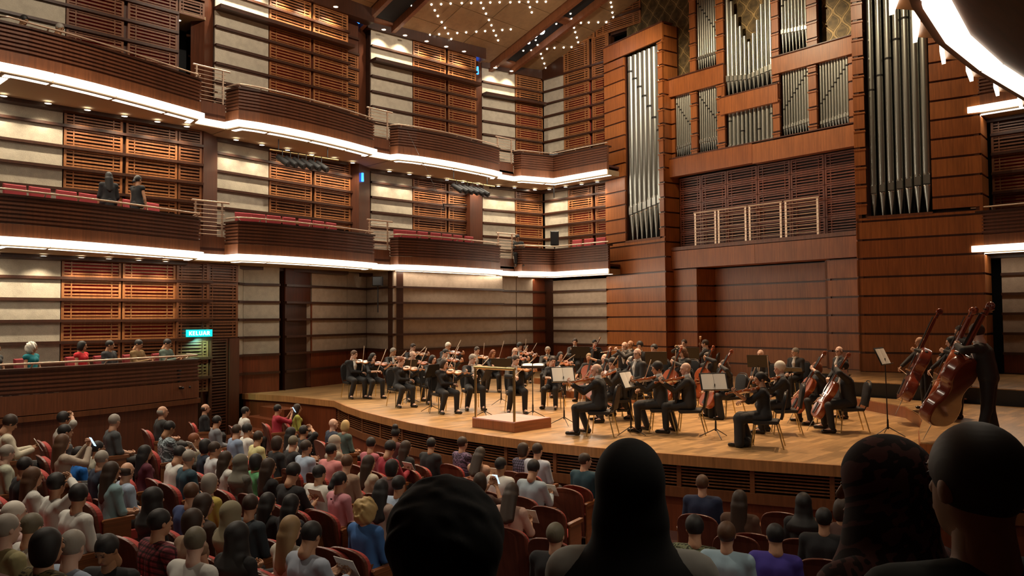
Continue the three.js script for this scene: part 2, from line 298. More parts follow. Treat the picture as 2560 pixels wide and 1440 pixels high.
new MB().box(WORLD, -22.78, -22.3, 0, 3.87, -25.3, -25.05).build('pilaster', M.cherry, wallLeft);
wallBay(wallBack, S8, stageCols(0.05, 2.95), gridS);
// stage door: a dark opening with its leaf standing open
const door = struct('door_1');
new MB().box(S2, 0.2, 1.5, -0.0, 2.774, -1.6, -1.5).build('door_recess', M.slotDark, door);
new MB().box(S2, 0.25, 0.29, 0, 2.774, -1.5, 0).build('door_frame', M.cherry, door);
new MB().box(S2, 1.44, 1.5, 0, 2.774, -1.5, 0.02).build('door_frame', M.dado[1], door);
const leafF = frame(S2.pt(0.95, 0, -0.75).filter((_, i) => i !== 1), S2.pt(1.43, 0, 0).filter((_, i) => i !== 1));
for (let i = 2; i < 7; i++) new MB().box(leafF, 0, leafF.L, Math.max(0.02, gridS[i + 1] + 0.03), gridS[i] - 0.03, -0.05, 0.0).build('door_panel', i < 5 ? M.fabricStage : M.dado[1], door);
const knob = new THREE.SphereGeometry(0.045, 10, 8); knob.translate(...S2.pt(0.62, 0.95, -0.3)); mesh('door_handle', knob, M.steel, door);
// passage beside the stalls box, with a timber portal
const green = frame([-22.6, -9.2], [-22.6, -10.9]);
const hg = [1.69, 1.149, 0.607, 0.06, -0.5, -1.3]; for (let i = 0; i < 5; i++) new MB().box(green, 0, 1.2, hg[i + 1] + 0.03, hg[i] - 0.03, -0.06, 0).build('fabric_panel', M.fabric, wallLeft);
const portal = frame([-22.2, -10.15], [-22.55, -11.25]);
louvre(wallLeft, portal, 0.1, 0.75, -1.3, 1.69, M.pier, M.darkCloth); new MB().box(portal, 0.78, 1.15, -1.3, 1.69, -0.2, 0.05).build('door_jamb', M.pier, wallLeft);
new MB().box(frame([-22.25, -9.2], [-22.55, -11.25]), 0, 2.06, 1.7, 3.86, -0.3, 0.0).build('wall_core', M.pier, wallLeft);
for (const [a, b] of [[0.05, 0.95], [1.0, 2.0]]) for (let i = 0; i < 4; i++) louvre(wallLeft, frame([-22.25, -9.2], [-22.55, -11.25]), a, b, grid0[i + 1] + 0.03, grid0[i] - 0.03, M.louvreDim, M.darkCloth, 0.06);
// ---------- balconies ----------
const B1 = [[-21.9, -4.36], [-19.95, -4.42], [-19.97, -5.0], [-20.06, -5.7], [-20.2, -6.4], [-20.38, -7.1], [-20.58, -7.8], [-20.8, -8.5], [-21.02, -9.2], [-21.1, -9.42], [-21.6, -9.5]];
const B2 = [[-21.66, -10.38], [-21.1, -10.5], [-21.02, -11.1], [-21.03, -11.9], [-21.1, -12.7], [-21.22, -13.5], [-21.38, -14.3], [-21.58, -15.1], [-21.7, -15.55], [-22.05, -15.6]];
const B3 = [[-22.1, -16.48], [-21.78, -16.6], [-21.62, -17.3], [-21.56, -18.2], [-21.57, -19.1], [-21.62, -20.0], [-21.7, -20.9], [-21.82, -21.5], [-22.15, -21.7]];
const B4 = [[-22.15, -22.6], [-21.8, -22.68], [-21.6, -23.3], [-21.35, -24.08], [-20.0, -24.06], [-18.6, -24.05]];
const BR = [[-6.3, -24.1], [-5.0, -24.1]];
const seg = (P, Q, t) => [lerp(P[0], Q[0], t), lerp(P[1], Q[1], t)];
function along(path, s) { for (let i = 0; i < path.length - 1; i++) { const l = Math.hypot(path[i + 1][0] - path[i][0], path[i + 1][1] - path[i][1]); if (s <= l || i === path.length - 2) { const p = seg(path[i], path[i + 1], Math.min(1, s / l)), n = nrm(path[i], path[i + 1]); return { p, n }; } s -= l; } }
const plen = (path) => path.reduce((a, p, i) => i ? a + Math.hypot(p[0] - path[i - 1][0], p[1] - path[i - 1][1]) : 0, 0);
function sub(path, a, b) { const out = [along(path, a).p]; let s = 0; for (let i = 1; i < path.length - 1; i++) { s += Math.hypot(path[i][0] - path[i - 1][0], path[i][1] - path[i - 1][1]); if (s > a + 0.02 && s < b - 0.02) out.push(path[i]); } out.push(along(path, b).p); return out; }
const inset = (path, d) => path.map((p, i) => { const n = nrm(path[Math.max(0, i - 1)], path[Math.min(path.length - 1, i + 1)]); return [p[0] - n[0] * d, p[1] - n[1] * d]; });
function lightRun(root, path, h0, o = {}) { // glowing front modules, panels let into the soffit, and the lights that go with them
  const L = plen(path), mods = Math.max(1, Math.round(L / 1.55));
  for (let k = 0; k < mods; k++) {
    const a = L * k / mods + 0.02, b = L * (k + 1) / mods - 0.02, sp = sub(path, a, b);
    sweep(sp, [[-0.02, 0.02], [0.085, 0.03], [0.085, 0.19], [-0.02, 0.205]].map(([x, y]) => [x, h0 + y])).build('light_panel', M.strip, root);
    if (o.under !== false && b - a > 0.7) sweep(sub(path, a + 0.05, b), [[-0.3, -0.012], [-0.16, -0.012], [-0.16, 0.02], [-0.3, 0.02]].map(([x, y]) => [x, h0 + y])).build('soffit_light_panel', M.strip, root);
  }
  const n = Math.max(1, Math.round(L / 3.2));
  for (let k = 0; k < n; k++) {
    const { p, n: nn } = along(path, L * (k + 0.5) / n), w = L / n * 0.96;
    areaLight([p[0] + nn[0] * 0.12, h0 + 0.11, p[1] + nn[1] * 0.12], [nn[0], 0, nn[1]], w, 0.17, LIGHT.strip);
    if (o.under !== false) areaLight([p[0] - nn[0] * 0.23, h0 - 0.03, p[1] - nn[1] * 0.23], [0.001, -1, 0], 0.14, w, LIGHT.stripUnder).rotation.set(-Math.PI / 2, 0, Math.atan2(nn[1], nn[0]) * -1, 'XYZ');
  }
}
function front(root, path, h0, o = {}) {
  const P = (a) => a.map(([x, y]) => [x, h0 + y]), lo = o.lo ?? 0.2, mid = o.mid ?? 0.5, top = o.top ?? 1.08;
  sweep(path, P([[-0.12, lo], [0, lo], [0, mid - 0.015], [-0.12, mid - 0.015]])).build('fascia_board', M.box, root);
  sweep(path, P([[-0.12, mid], [-0.03, mid], [-0.03, top], [-0.12, top]])).build('parapet_board', M.boxSlat, root);
  const s = new MB(); for (let y = mid + 0.03; y < top - 0.03; y += 0.092) { const q = sweep(path, P([[-0.03, y], [0.006, y + 0.008], [0.006, y + 0.055], [-0.03, y + 0.062]])); s.p.push(...q.p); s.n.push(...q.n); s.t.push(...q.t); }
  s.build('slat', M.boxSlat, root, 'stuff');
  sweep(path, P([[-0.3, top], [0.035, top], [0.035, top + 0.05], [-0.3, top + 0.05]])).build('cap_board', M.cherry, root);
  const rp = o.rail ?? path, rh = h0 + top + 0.15;
  mesh('hand_rail', tube(inset(rp, 0.04).map((p) => [p[0], rh, p[1]]), 0.024, 6), M.railMetal, root);
  const L = plen(rp); for (let s2 = 0.5; s2 < L - 0.2; s2 += s2 % 2 < 1 ? 0.75 : 1.7) { const { p, n } = along(rp, s2); mesh('rail_bracket', rod([p[0] - n[0] * 0.16, h0 + top + 0.03, p[1] - n[1] * 0.16], [p[0] - n[0] * 0.03, rh + 0.005, p[1] - n[1] * 0.03], 0.022, 0.016, 6), M.railMetal, root); }
}
function balcony(name, path, h0, back, o = {}) {
  const root = struct(name);
  front(root, path, h0, o.front);
  slab(path.map((p, i) => inset(path, 0.06)[i]), back, h0, h0 + 0.2).build('soffit', M.soffit, root);
  slab(inset(path, 0.13), back, h0 + 0.3, h0 + 0.38).build('balcony_floor', M.aisle, root);
  sweep(back, [[0, h0 - 0.13], [0.2, h0 - 0.1], [0.2, h0 + 0.01], [0, h0 + 0.01]]).build('soffit_trim', M.cherry, root);
  if (o.light !== false) lightRun(root, o.lightPath ?? path, h0, o);
  return root;
}
function linkGuard(root, A, B, h0) { // recessed fascia between two bays with a metal guard above it
  const P = [A, B];
  sweep(P, [[-0.1, h0 + 0.19], [0, h0 + 0.19], [0, h0 + 0.7], [-0.1, h0 + 0.7]]).build('fascia_board', M.boxSlat, root);
  lightRun(root, P, h0, { under: false });
  const f = frame(A, B), top = h0 + 1.68;
  for (const u of [0.06, f.L - 0.06]) mesh('guard_post', new MB().box(f, u - 0.02, u + 0.02, h0 + 0.6, top, -0.06, -0.02).geo(), M.railMetal, root);
  for (let k = 0; k < 8; k++) mesh('guard_bar', rod(f.pt(0, h0 + 0.76 + k * 0.115, -0.03), f.pt(f.L + 0.02, h0 + 0.76 + k * 0.115, -0.03), 0.011, 0.011, 6), M.railMetal, root);
  mesh('hand_rail', rod(f.pt(-0.05, top, -0.03), f.pt(f.L + 0.15, top, -0.03), 0.026, 0.026, 8), M.railMetal, root);
  slab([A, B], [[A[0] - 1.6, A[1]], [B[0] - 1.6, B[1]]], h0, h0 + 0.2).build('soffit', M.soffit, root);
  slab([A, B], [[A[0] - 1.6, A[1]], [B[0] - 1.6, B[1]]], h0 + 0.3, h0 + 0.38).build('balcony_floor', M.aisle, root);
}
for (const h of [3.87, 7.65]) {
  const W1 = [[-22.25, -4.3], [-22.25, -9.5]], W2 = [[-22.85, -10.38], [-23.5, -15.6]], W3 = [[-23.9, -16.48], [-23.75, -21.7]], W4 = [[-23.6, -22.6], [-23.0, -25.2], [-18.6, -25.2]];
  const b1 = balcony('balcony_left', B1, h, W1), b2 = balcony('balcony_left', B2, h, W2), b3 = balcony('balcony_left', B3, h, W3), b4 = balcony('balcony_left', B4, h, W4);
  linkGuard(b1, [-21.62, -9.48], [-21.66, -10.38], h); linkGuard(b2, [-22.05, -15.58], [-22.08, -16.46], h); linkGuard(b3, [-22.15, -21.7], [-22.15, -22.58], h);
  const br = balcony('balcony_back', BR, h, [[-6.3, -25.2], [-5.0, -25.2]], { front: {} });
}
// what is behind the back box on the far side of the organ
const FBR = frame([-6.1, -25.1], [-2.6, -25.1]);
wallBay(wallBack, FBR, stageCols(0.25, 3.5), gridS);
wallBay(wallBack, FBR, [{ u0: 0.1, u1: 1.3, t: 'l', back: (i) => i > 1 ? M.redCloth : M.darkCloth, mats: [M.louvreDim] }, { u0: 1.35, u1: 3.5, t: 'l', back: (i) => i > 1 ? M.redCloth : M.darkCloth }], grid2);
wallBay(wallBack, FBR, [{ u0: 0.1, u1: 3.5, t: 'l', mats: [M.louvreDim] }], grid3);
downlights(wallLeft, F1, [1.0, 1.95, 2.9, 3.8, 4.7, 5.55, 6.35], 7.6); downlights(wallLeft, F1, [0.9, 1.85, 2.85, 3.7, 4.35, 5.1, 5.8], 3.83);
downlights(wallLeft, F2, [0.65, 1.55, 2.5, 3.45, 4.4, 5.2], 7.6); downlights(wallLeft, F3, [0.6, 1.5, 2.4, 3.3, 4.1, 4.9], 7.6);
downlights(wallLeft, F4, [0.55, 1.35, 2.4], 7.6); downlights(wallBack, FB, [0.75, 1.65, 2.5, 3.3], 7.6); downlights(wallBack, FBR, [1.9], 7.6, 0.42, 3);
downlights(wallLeft, F23, [0.35, 1.2, 2.2, 3.1, 4.0], 12.48, 0.36, LIGHT.downTop); downlights(wallLeft, F33, [0.5, 1.4, 2.35, 3.25, 4.1], 12.48, 0.34, LIGHT.downTop * 0.75);
downlights(wallLeft, F4, [0.5, 1.3], 12.48, 0.34, LIGHT.downTop * 0.6); downlights(wallBack, FB, [3.0], 14.3, 0.45, LIGHT.downTop * 2.2);
// the box at stalls level on the far side
const box0 = struct('balcony_stalls'), B0 = [[-20.0, -1.5], [-19.95, -3.2], [-19.95, -4.42], ...B1.slice(2, 10), [-22.2, -9.6]];
front(box0, B0, 0, { lo: 0.16, mid: 0.62, top: 1.14 });
slab(inset(B0, 0.13), [[-22.25, -1.5], [-22.25, -9.6]], 0.1, 0.2).build('box_floor', M.aisle, box0);
sweep(B0, [[-0.2, 0.02], [0.04, 0.02], [0.04, 0.14], [-0.2, 0.14]]).build('ledge', M.louvreDim, box0);
sweep(B0, [[-0.1, -1.6], [-0.02, -1.6], [-0.02, 0.02], [-0.1, 0.02]]).build('base_board', M.boxSlat, box0);
// box overhead on the near side: its underside shows with light panels and bright stepped front lamps
const near = struct('balcony_right'), BN = [[-1.36, -9.6], [-1.42, -8.6], [-1.5, -7.3], [-1.56, -6.1], [-1.55, -5.3], [-1.46, -4.6], [-1.28, -3.8], [-1.0, -3.0], [-0.8, -1.0], [-0.8, 2.0]];
front(near, BN, 3.95, { lo: 0.12 });
slab(inset(BN, 0.0), [[3.2, -9.6], [3.2, 2.0]], 3.88, 4.05).build('soffit', M.boxSlat, near);
const nearL = plen(BN);
for (const [a, b] of [[0.3, 1.85], [1.92, 3.49], [3.53, 5.08], [5.14, 6.6]]) sweep(sub(BN, a, b), [[-0.19, 3.86], [-0.055, 3.86], [-0.055, 3.9], [-0.19, 3.9]]).build('soffit_light_panel', M.strip, near);
for (let s = 0.4; s < 6.4; s += 0.58) {
  const { p, n } = along(BN, s), f = { pt: (u, h, m) => [p[0] + n[0] * m + n[1] * u, h, p[1] + n[1] * m - n[0] * u] };
  new MB().hex([f.pt(-0.14, 3.9, 0), f.pt(0.14, 3.9, 0), f.pt(0.14, 4.05, 0), f.pt(-0.14, 4.05, 0), f.pt(-0.14, 3.93, 0.1), f.pt(0.14, 3.93, 0.03), f.pt(0.14, 4.05, 0.03), f.pt(-0.14, 4.05, 0.1)]).build('light_bracket', M.louvre[1], near);
  new MB().hex([f.pt(-0.145, 3.9, 0.1), f.pt(0.145, 3.91, 0.03), f.pt(0.145, 4.06, 0.03), f.pt(-0.145, 4.06, 0.1), f.pt(-0.15, 3.9, 0.125), f.pt(0.15, 3.9, 0.055), f.pt(0.15, 4.06, 0.055), f.pt(-0.15, 4.06, 0.125)]).build('light_panel', M.strip, near);
}
for (const s of [1.6, 4.2, 6.8]) { const { p, n } = along(BN, s); areaLight([p[0] + n[0] * 0.16, 4.0, p[1] + n[1] * 0.16], [n[0], 0, n[1]], 2.4, 0.15, LIGHT.strip); areaLight([p[0] - n[0] * 0.12, 3.84, p[1] - n[1] * 0.12], [0.001, -1, 0], 2.4, 0.12, 3).rotation.set(-Math.PI / 2, 0, Math.PI / 2); }
// ---------- ceiling ----------
const ceiling = struct('ceiling');
const cz = (x) => 12.75 + 0.33 * (x + 23.3), CF = (x, z, d = 0) => [x, cz(x) - d, z];
function ceilPiece(name, x0, x1, z0, z1, d0, d1, mat) { // slab that follows the slope, z0 < z1, hanging d0..d1 below the ceiling plane
  return new MB().hex([CF(x0, z0, d1), CF(x1, z0, d1), CF(x1, z0, d0), CF(x0, z0, d0), CF(x0, z1, d1), CF(x1, z1, d1), CF(x1, z1, d0), CF(x0, z1, d0)]).build(name, mat, ceiling);
}
ceilPiece('ceiling_board', -24.6, -11.5, -26, 8, -0.3, -0.1, M.ceilGap);
new MB().hex([[-11.5, 16.7, -26], [4.2, 11.6, -26], [4.2, 11.9, -26], [-11.5, 17, -26], [-11.5, 16.7, 8], [4.2, 11.6, 8], [4.2, 11.9, 8], [-11.5, 17, 8]]).build('ceiling_board', M.ceiling, ceiling);
const zl = [-14.6, -16.05], zs = [-17.45, -19.0, -20.55, -22.55], ze = [-23.75, -25.3];
const xl = [-24.4, -23.45, -22.35, -21.2, -20.05, -18.9, -17.7, -16.5, -15.2, -13.3, -11.5];
for (const zz of [zl, zs, ze]) for (let j = 0; j < zz.length - 1; j++) for (let i = 0; i < xl.length - 1; i++) ceilPiece('ceiling_panel', xl[i] + 0.012, xl[i + 1] - 0.012, zz[j + 1] + 0.018, zz[j] - 0.018, -0.06, 0, M.ceiling);
ceilPiece('ceiling_board', -24.4, -11.5, -14.58, 8, -0.06, 0, M.ceiling);
for (const [a, b] of [[-17.42, -16.08], [-23.72, -22.58]]) {
  for (const [z0, z1] of [[a, a + 0.16], [b - 0.16, b]]) ceilPiece('ceiling_beam', -23.6, -11.5, z0, z1, -0.06, 0.3, M.box);
  ceilPiece('slot_panel', -22.9, -20.2, a + 0.17, b - 0.17, -0.1, 0.02, M.slotDark); ceilPiece('slot_panel', -23.55, -22.92, a + 0.17, b - 0.17, -0.06, 0.1, M.box);
  ceilPiece('slot_panel', -20.18, -19.9, a + 0.17, b - 0.17, -0.1, 0.1, M.box); ceilPiece('slot_panel', -19.88, -11.5, a + 0.17, b - 0.17, -0.1, 0.02, M.slotDark);
}
/*DOTS0*/
const stars = [[-21.87, -17.28], [-21.70, -17.59], [-21.53, -17.89], [-21.37, -18.20], [-21.20, -18.50], [-21.01, -18.86], [-20.86, -19.18], [-20.70, -19.51], [-20.54, -19.82], [-20.38, -20.14], [-20.21, -20.52], [-20.05, -20.83], [-19.90, -21.15], [-19.75, -21.46], [-19.60, -21.78], [-21.73, -18.21], [-21.93, -18.52], [-20.89, -19.81], [-21.08, -20.12], [-20.09, -21.44], [-20.28, -21.74], [-22.15, -18.89], [-22.36, -19.23], [-22.58, -19.57], [-22.79, -19.91], [-23.00, -20.25], [-22.92, -18.96], [-22.75, -19.27], [-22.41, -19.88], [-22.24, -20.18], [-22.05, -20.53], [-21.88, -20.83], [-21.72, -21.13], [-21.55, -21.43], [-21.38, -21.72], [-21.31, -20.49], [-21.51, -20.81], [-21.91, -21.44], [-22.11, -21.75], [-19.67, -23.27], [-19.87, -23.56], [-20.05, -23.86], [-20.23, -24.14], [-20.41, -24.43], [-20.63, -24.79], [-20.83, -25.11], [-20.36, -23.22], [-20.21, -23.55], [-19.89, -24.16], [-19.74, -24.46], [-19.56, -24.84], [-19.41, -25.16], [-21.46, -23.22], [-21.66, -23.54], [-21.87, -23.86], [-22.06, -24.18], [-22.26, -24.48], [-22.50, -24.87], [-22.71, -25.21], [-22.19, -23.26], [-22.03, -23.56], [-21.70, -24.16], [-21.52, -24.42], [-21.34, -24.79], [-21.18, -25.10], [-23.29, -24.97], [-23.09, -25.26], [-18.51, -24.30], [-18.67, -24.56], [-18.89, -24.89], [-19.07, -25.18], [-19.40, -25.16]];
const starGeo = new THREE.SphereGeometry(0.04, 10, 8);
for (const [x, z] of stars) { const b = mesh('ceiling_bulb', starGeo, M.bulb); b.position.set(...CF(x, z, 0.02)); tag(b, 'tiny round warm bulb in the star pattern on the ceiling', 'bulb', 'star pattern of ceiling bulbs'); }
/*DOTS1*/
// three stage floodlights in the slot, and the light they throw on the stage
[[-21.6, -22.95], [-21.15, -22.85], [-20.85, -22.9]].forEach(([x, z], i) => {
  const t = thing('stage_spotlight', ['smallest glowing white spotlight lens in the dark ceiling slot, lowest of three', 'glowing white spotlight lens between two others in the dark ceiling slot', 'largest glowing white spotlight in the ceiling slot, highest of three'][i], 'spotlight', CF(x, z, 0.1));
  const r = [0.07, 0.1, 0.13][i], lens = new THREE.SphereGeometry(r, 14, 10); mesh('lens', lens, M.cool, t);
  mesh('housing', rod([0, 0.02, 0], [-0.1, 0.24, -0.05], r * 1.05, r * 0.8, 12), M.black, t);
  mesh('mounting_yoke', rod([-0.05, 0.14, 0], [-0.05, 0.42, 0], 0.02), M.black, t);
});
for (const [p, q, k] of [[[-17.5, 14.2, -20.0], [-14.6, 0.6, -15.5], 1], [[-13.5, 15.6, -20.5], [-12.6, 0.6, -16.5], 0.9], [[-9.2, 15.6, -20.0], [-9.6, 0.6, -15.5], 0.85], [[-6.5, 14.6, -19.0], [-6.4, 0.6, -14.8], 0.55], [[-12.5, 15.8, -15.5], [-11.8, 0.6, -13.0], 0.6]]) spot(p, q, LIGHT.stage * k, R(27), LIGHT.stageColor, 0.7, 6);
for (const [p, q, k] of [[[-14, 13.5, -18.0], [-12.7, 9.5, -24.6], 0.3], [[-15.5, 13.0, -20.5], [-17.4, 10.5, -24.6], 0.1], [[-8.5, 12.8, -19.5], [-8, 9.5, -23.6], 0.1]]) spot(p, q, LIGHT.stage * k, R(34), [1, 0.78, 0.5], 0.9, 6);
for (const [p, q] of [[[-11.5, 15.6, -5], [-22.4, 10.2, -6.5]], [[-11.5, 15.6, -11], [-22.6, 10.2, -13]], [[-11.5, 15.6, -17], [-23.2, 10.2, -20]], [[-12.5, 13.5, -18], [-21.5, 10.2, -25.2]]]) spot(p, q, LIGHT.stage * 0.55, R(26), LIGHT.houseColor, 0.9, 8);
for (const [x, z] of [[-17, -5], [-10.5, -5], [-13.5, -1]]) spot([x, 12.5, z], [x, 0, z - 2], LIGHT.house, R(48), LIGHT.houseColor, 0.8, 10);

// ---------- organ ----------
const organ = thing('pipe_organ', 'large pipe organ with banded orange wood towers and silver pipes', 'organ');
const TL = frame([-19.45, -25.0], [-16.2, -24.25]), CE = frame([-16.2, -24.62], [-9.13, -23.95]), TR = frame([-9.13, -23.5], [-6.0, -24.1]);
const gr = (n) => 3.316 + 0.5365 * n, stageGrid = [0, 0.59, 1.149, 1.69, 2.232, 2.774, 3.316];
let op = 0;
const oPanel = (F, u0, u1, h0, h1, n0 = -0.08, n1 = 0, m) => new MB().box(F, u0, u1, h0, h1, n0, n1).build('wood_panel', m ?? M.organ[op++ % 3], organ);
const groove = (F, u0, u1, h0, h1, n = -0.05) => new MB().box(F, u0, u1, h0, h1, n - 0.12, n).build('groove_board', M.pier, organ);
function stack(F, u0, u1, from, to, n1 = 0, capped = false) { // a column of panels with recessed joints
  groove(F, u0 + 0.005, u1 - 0.005, from, to, n1 - 0.045);
  const hs = [...stageGrid, ...Array.from({ length: 22 }, (_, i) => gr(i + 1))].filter((h) => h > from + 0.12 && h < to - 0.12), e = [from, ...hs, to];
  for (let i = 0; i < e.length - 1; i++) {
    oPanel(F, u0, u1, e[i] + (i ? 0.03 : 0), e[i + 1] - 0.03, n1 - 0.08, n1);
    if (capped) oPanel(F, u0 - 0.02, u1 + 0.02, e[i + 1] - 0.075, e[i + 1] - 0.03, n1 - 0.08, n1 + 0.03);
  }
}
stack(TL, 0.02, 1.2, 5.13, 12.26); stack(TL, 0.02, 3.34, 0, 5.1); stack(TL, 3.12, 3.34, 5.13, 12.24, 0.01, true);
oPanel(TL, 0.0, 1.0, 12.3, 12.9); oPanel(TL, 1.01, 3.36, 12.3, 12.9); oPanel(TL, -0.02, 3.4, 12.9, 12.95, -0.5, 0.03, M.pier);
const TLs = frame(TL.pt(3.34, 0, 0).filter((_, i) => i !== 1), TL.pt(3.34, 0, -0.75).filter((_, i) => i !== 1)); stack(TLs, 0.03, 0.75, 0, 12.9, 0);
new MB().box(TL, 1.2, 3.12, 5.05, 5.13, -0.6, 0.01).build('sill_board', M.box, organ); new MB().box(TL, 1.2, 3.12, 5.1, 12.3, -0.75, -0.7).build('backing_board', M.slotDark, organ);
new MB().box(TL, 0.0, 3.3, 0, 12.9, -1.0, -0.76).build('organ_core', M.pier, organ);
stack(TR, 0.02, 0.3, 5.13, 14.6, 0.01, true); stack(TR, 1.99, 3.19, 5.13, 14.6); stack(TR, 0.02, 3.19, 0, 5.05);
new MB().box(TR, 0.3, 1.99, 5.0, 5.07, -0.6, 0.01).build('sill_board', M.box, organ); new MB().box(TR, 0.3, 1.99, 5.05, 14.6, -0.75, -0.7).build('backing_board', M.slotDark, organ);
new MB().box(TR, 0.0, 3.19, 0, 14.6, -1.0, -0.76).build('organ_core', M.pier, organ);
const TRs = frame(TR.pt(3.19, 0, 0).filter((_, i) => i !== 1), TR.pt(3.3, 0, -0.95).filter((_, i) => i !== 1)); stack(TRs, 0, 0.9, 0, 14.6, 0);
const TRl = frame(TR.pt(0, 0, -0.6).filter((_, i) => i !== 1), TR.pt(0, 0, 0).filter((_, i) => i !== 1)); stack(TRl, 0, 0.6, 0, 14.6, 0);
// the middle: beams, posts, lattice, fascia
oPanel(CE, -0.02, 2.42, 10.2, 10.84, -0.2, 0.05); oPanel(CE, 4.26, 6.98, 10.02, 10.56, -0.2, 0.05); oPanel(CE, 2.28, 4.48, 9.1, 9.68, -0.2, 0.08); oPanel(CE, -0.02, 3.5, 7.27, 7.93, -0.2, 0.08); oPanel(CE, 3.51, 7.1, 7.24, 7.88, -0.2, 0.08);
for (const [u0, u1, h0, h1] of [[2.28, 4.48, 9.68, 9.71], [-0.02, 2.42, 10.84, 10.87], [4.26, 6.98, 10.56, 10.59], [-0.02, 7.1, 7.92, 7.955]]) new MB().box(CE, u0, u1, h0, h1, -0.3, 0.1).build('sill_board', M.pier, organ);
stack(CE, 1.01, 1.25, 10.87, 14.5, 0.02, true); stack(CE, 1.0, 1.25, 7.95, 10.18, 0, true); stack(CE, 2.12, 2.42, 10.87, 15, 0.02, true); stack(CE, 2.12, 2.42, 7.95, 10.18, 0.02, true); stack(CE, 2.3, 2.43, 9.7, 10.2, 0.02);
stack(CE, 4.27, 4.51, 10.59, 15, 0.02, true); stack(CE, 4.26, 4.5, 7.95, 10.0, 0.02, true); stack(CE, 5.5, 5.83, 10.59, 15, 0.02, true); stack(CE, 5.51, 5.77, 7.92, 10.0, 0.02, true); stack(CE, 6.77, 7.08, 7.92, 10.02, -0.05); stack(CE, 0.0, 0.24, 7.95, 10.18, -0.05);
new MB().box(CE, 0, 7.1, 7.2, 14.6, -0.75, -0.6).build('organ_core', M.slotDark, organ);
for (const [u0, u1, h0, h1, n] of [[-2.4, 1.0, 12.0, 15.5, -0.5], [0.02, 1.0, 10.87, 12.0, -0.5], [5.84, 6.9, 10.6, 15.5, -0.3], [2.44, 4.26, 10.6, 15.8, -0.32]]) new MB().box(CE, u0, u1, h0, h1, n - 0.04, n).build('gilded_screen', M.gold, organ);
const lu = [0.2, 1.16, 2.22, 3.43, 4.64, 5.8, 6.98], lh = [4.72, 5.26, 5.78, 6.27, 6.76, 7.24];
for (let j = 0; j < 5; j++) for (let i = 0; i < 6; i++) louvre(organ, CE, lu[i] + 0.01, lu[i + 1] - 0.01, lh[j] + 0.008, lh[j + 1] - 0.008, M.dado[(i + j) % 2], M.slotDark, -0.32);
new MB().box(CE, 0, 7.1, 4.6, 4.72, -0.7, 0.06).build('ledge', M.box, organ);
oPanel(CE, -0.02, 3.5, 3.95, 4.58, -0.7, 0.04); oPanel(CE, 3.51, 7.1, 3.95, 4.58, -0.7, 0.04);
stack(CE, 0, 1.09, 0, 3.93, -0.05); stack(CE, 5.86, 7.08, 0, 3.93, -0.1);
const rec = frame(CE.pt(1.3, 0, -0.85).filter((_, i) => i !== 1), CE.pt(5.86, 0, -0.85).filter((_, i) => i !== 1)); stack(rec, 0, rec.L, 0, 3.93, 0);
const recL = frame(CE.pt(1.09, 0, -0.05).filter((_, i) => i !== 1), CE.pt(1.3, 0, -0.85).filter((_, i) => i !== 1)); stack(recL, 0.01, recL.L, 0, 3.93, 0);
const recR = frame(CE.pt(5.86, 0, -0.85).filter((_, i) => i !== 1), CE.pt(5.86, 0, -0.1).filter((_, i) => i !== 1)); stack(recR, 0, recR.L, 0, 3.93, 0);
// pipes: body, tapering foot, arched upper lip, bright lower lip, dark tuning gap
const pipeCache = {};
function pipe(F, u, r, foot, mouth, top, gap, n = -0.2) {
  const k = [r, foot, mouth, top].map((x) => x.toFixed(2)).join();
  const [x, , z] = F.pt(u, 0, n);
  const g = pipeCache[k] ??= { b: new THREE.CylinderGeometry(r, r, top - mouth, 14), f: new THREE.CylinderGeometry(r, r * 0.2, mouth - foot, 14) };
  const p = mesh('pipe', g.b, pick(M.pipe, op++), organ); p.position.set(x, (top + mouth) / 2, z); p.rotation.y = F.yaw;
  const mk = (name, geo, mat, y, dz = 0) => { const m = mesh(name, geo, mat, p); m.position.set(0, y - p.position.y, dz); return m; };
  mk('pipe_foot', g.f, M.pipe[0], (foot + mouth) / 2);
  const lh2 = Math.min(r * 2.2, 0.4);
  const plate = new MB().hex([[-r * 0.72, 0, -0.04], [r * 0.72, 0, -0.04], [r * 0.72, lh2, -0.04], [-r * 0.72, lh2, -0.04], [-r * 0.72, 0, 0.012], [r * 0.72, 0, 0.012], [r * 0.72, lh2, 0.012], [-r * 0.72, lh2, 0.012]]).geo();
  mk('upper_lip', plate, M.pipe[1], mouth + r * 0.25, r * 0.9);
  const arch = new THREE.TorusGeometry(r * 0.7, Math.max(0.006, r * 0.1), 5, 10, Math.PI); mk('mouth_arch', arch, M.pipeBright, mouth + r * 0.25 + lh2, r * 0.82);
  const lip = new THREE.SphereGeometry(r * 0.86, 10, 6, 0, Math.PI * 2, Math.PI / 2, Math.PI / 2); lip.scale(1, 0.75, 0.5); mk('lower_lip', lip, M.pipeBright, mouth, r * 0.55);
  mk('mouth_slit', new THREE.BoxGeometry(r * 1.6, r * 0.22, 0.02), M.gap, mouth + r * 0.12, r * 0.96);
  if (gap) mk('tuning_gap', new THREE.CylinderGeometry(r * 1.03, r * 1.03, Math.max(0.05, r * 0.62), 14), M.gap, gap);
}
const rank = (F, u0, u1, N, f) => { const w = (u1 - u0) / N; for (let i = 0; i < N; i++) f(u0 + w * (i + 0.5), w * 0.47, i, i / (N - 1)); };
rank(TL, 1.28, 3.1, 7, (u, r, i, t) => pipe(TL, u, r, 5.13, lerp(6.1, 6.35, t), 12.2, lerp(11.62, 9.05, t * 0.75 + 0.25 * t * t), -0.2));
rank(TR, 0.36, 1.97, 7, (u, r, i, t) => pipe(TR, u, r * lerp(0.82, 1.05, t), 5.07, lerp(5.72, 5.85, t), 14.5, i < 6 ? 8.75 + i * 0.36 + i * i * 0.03 : 0, -0.18));
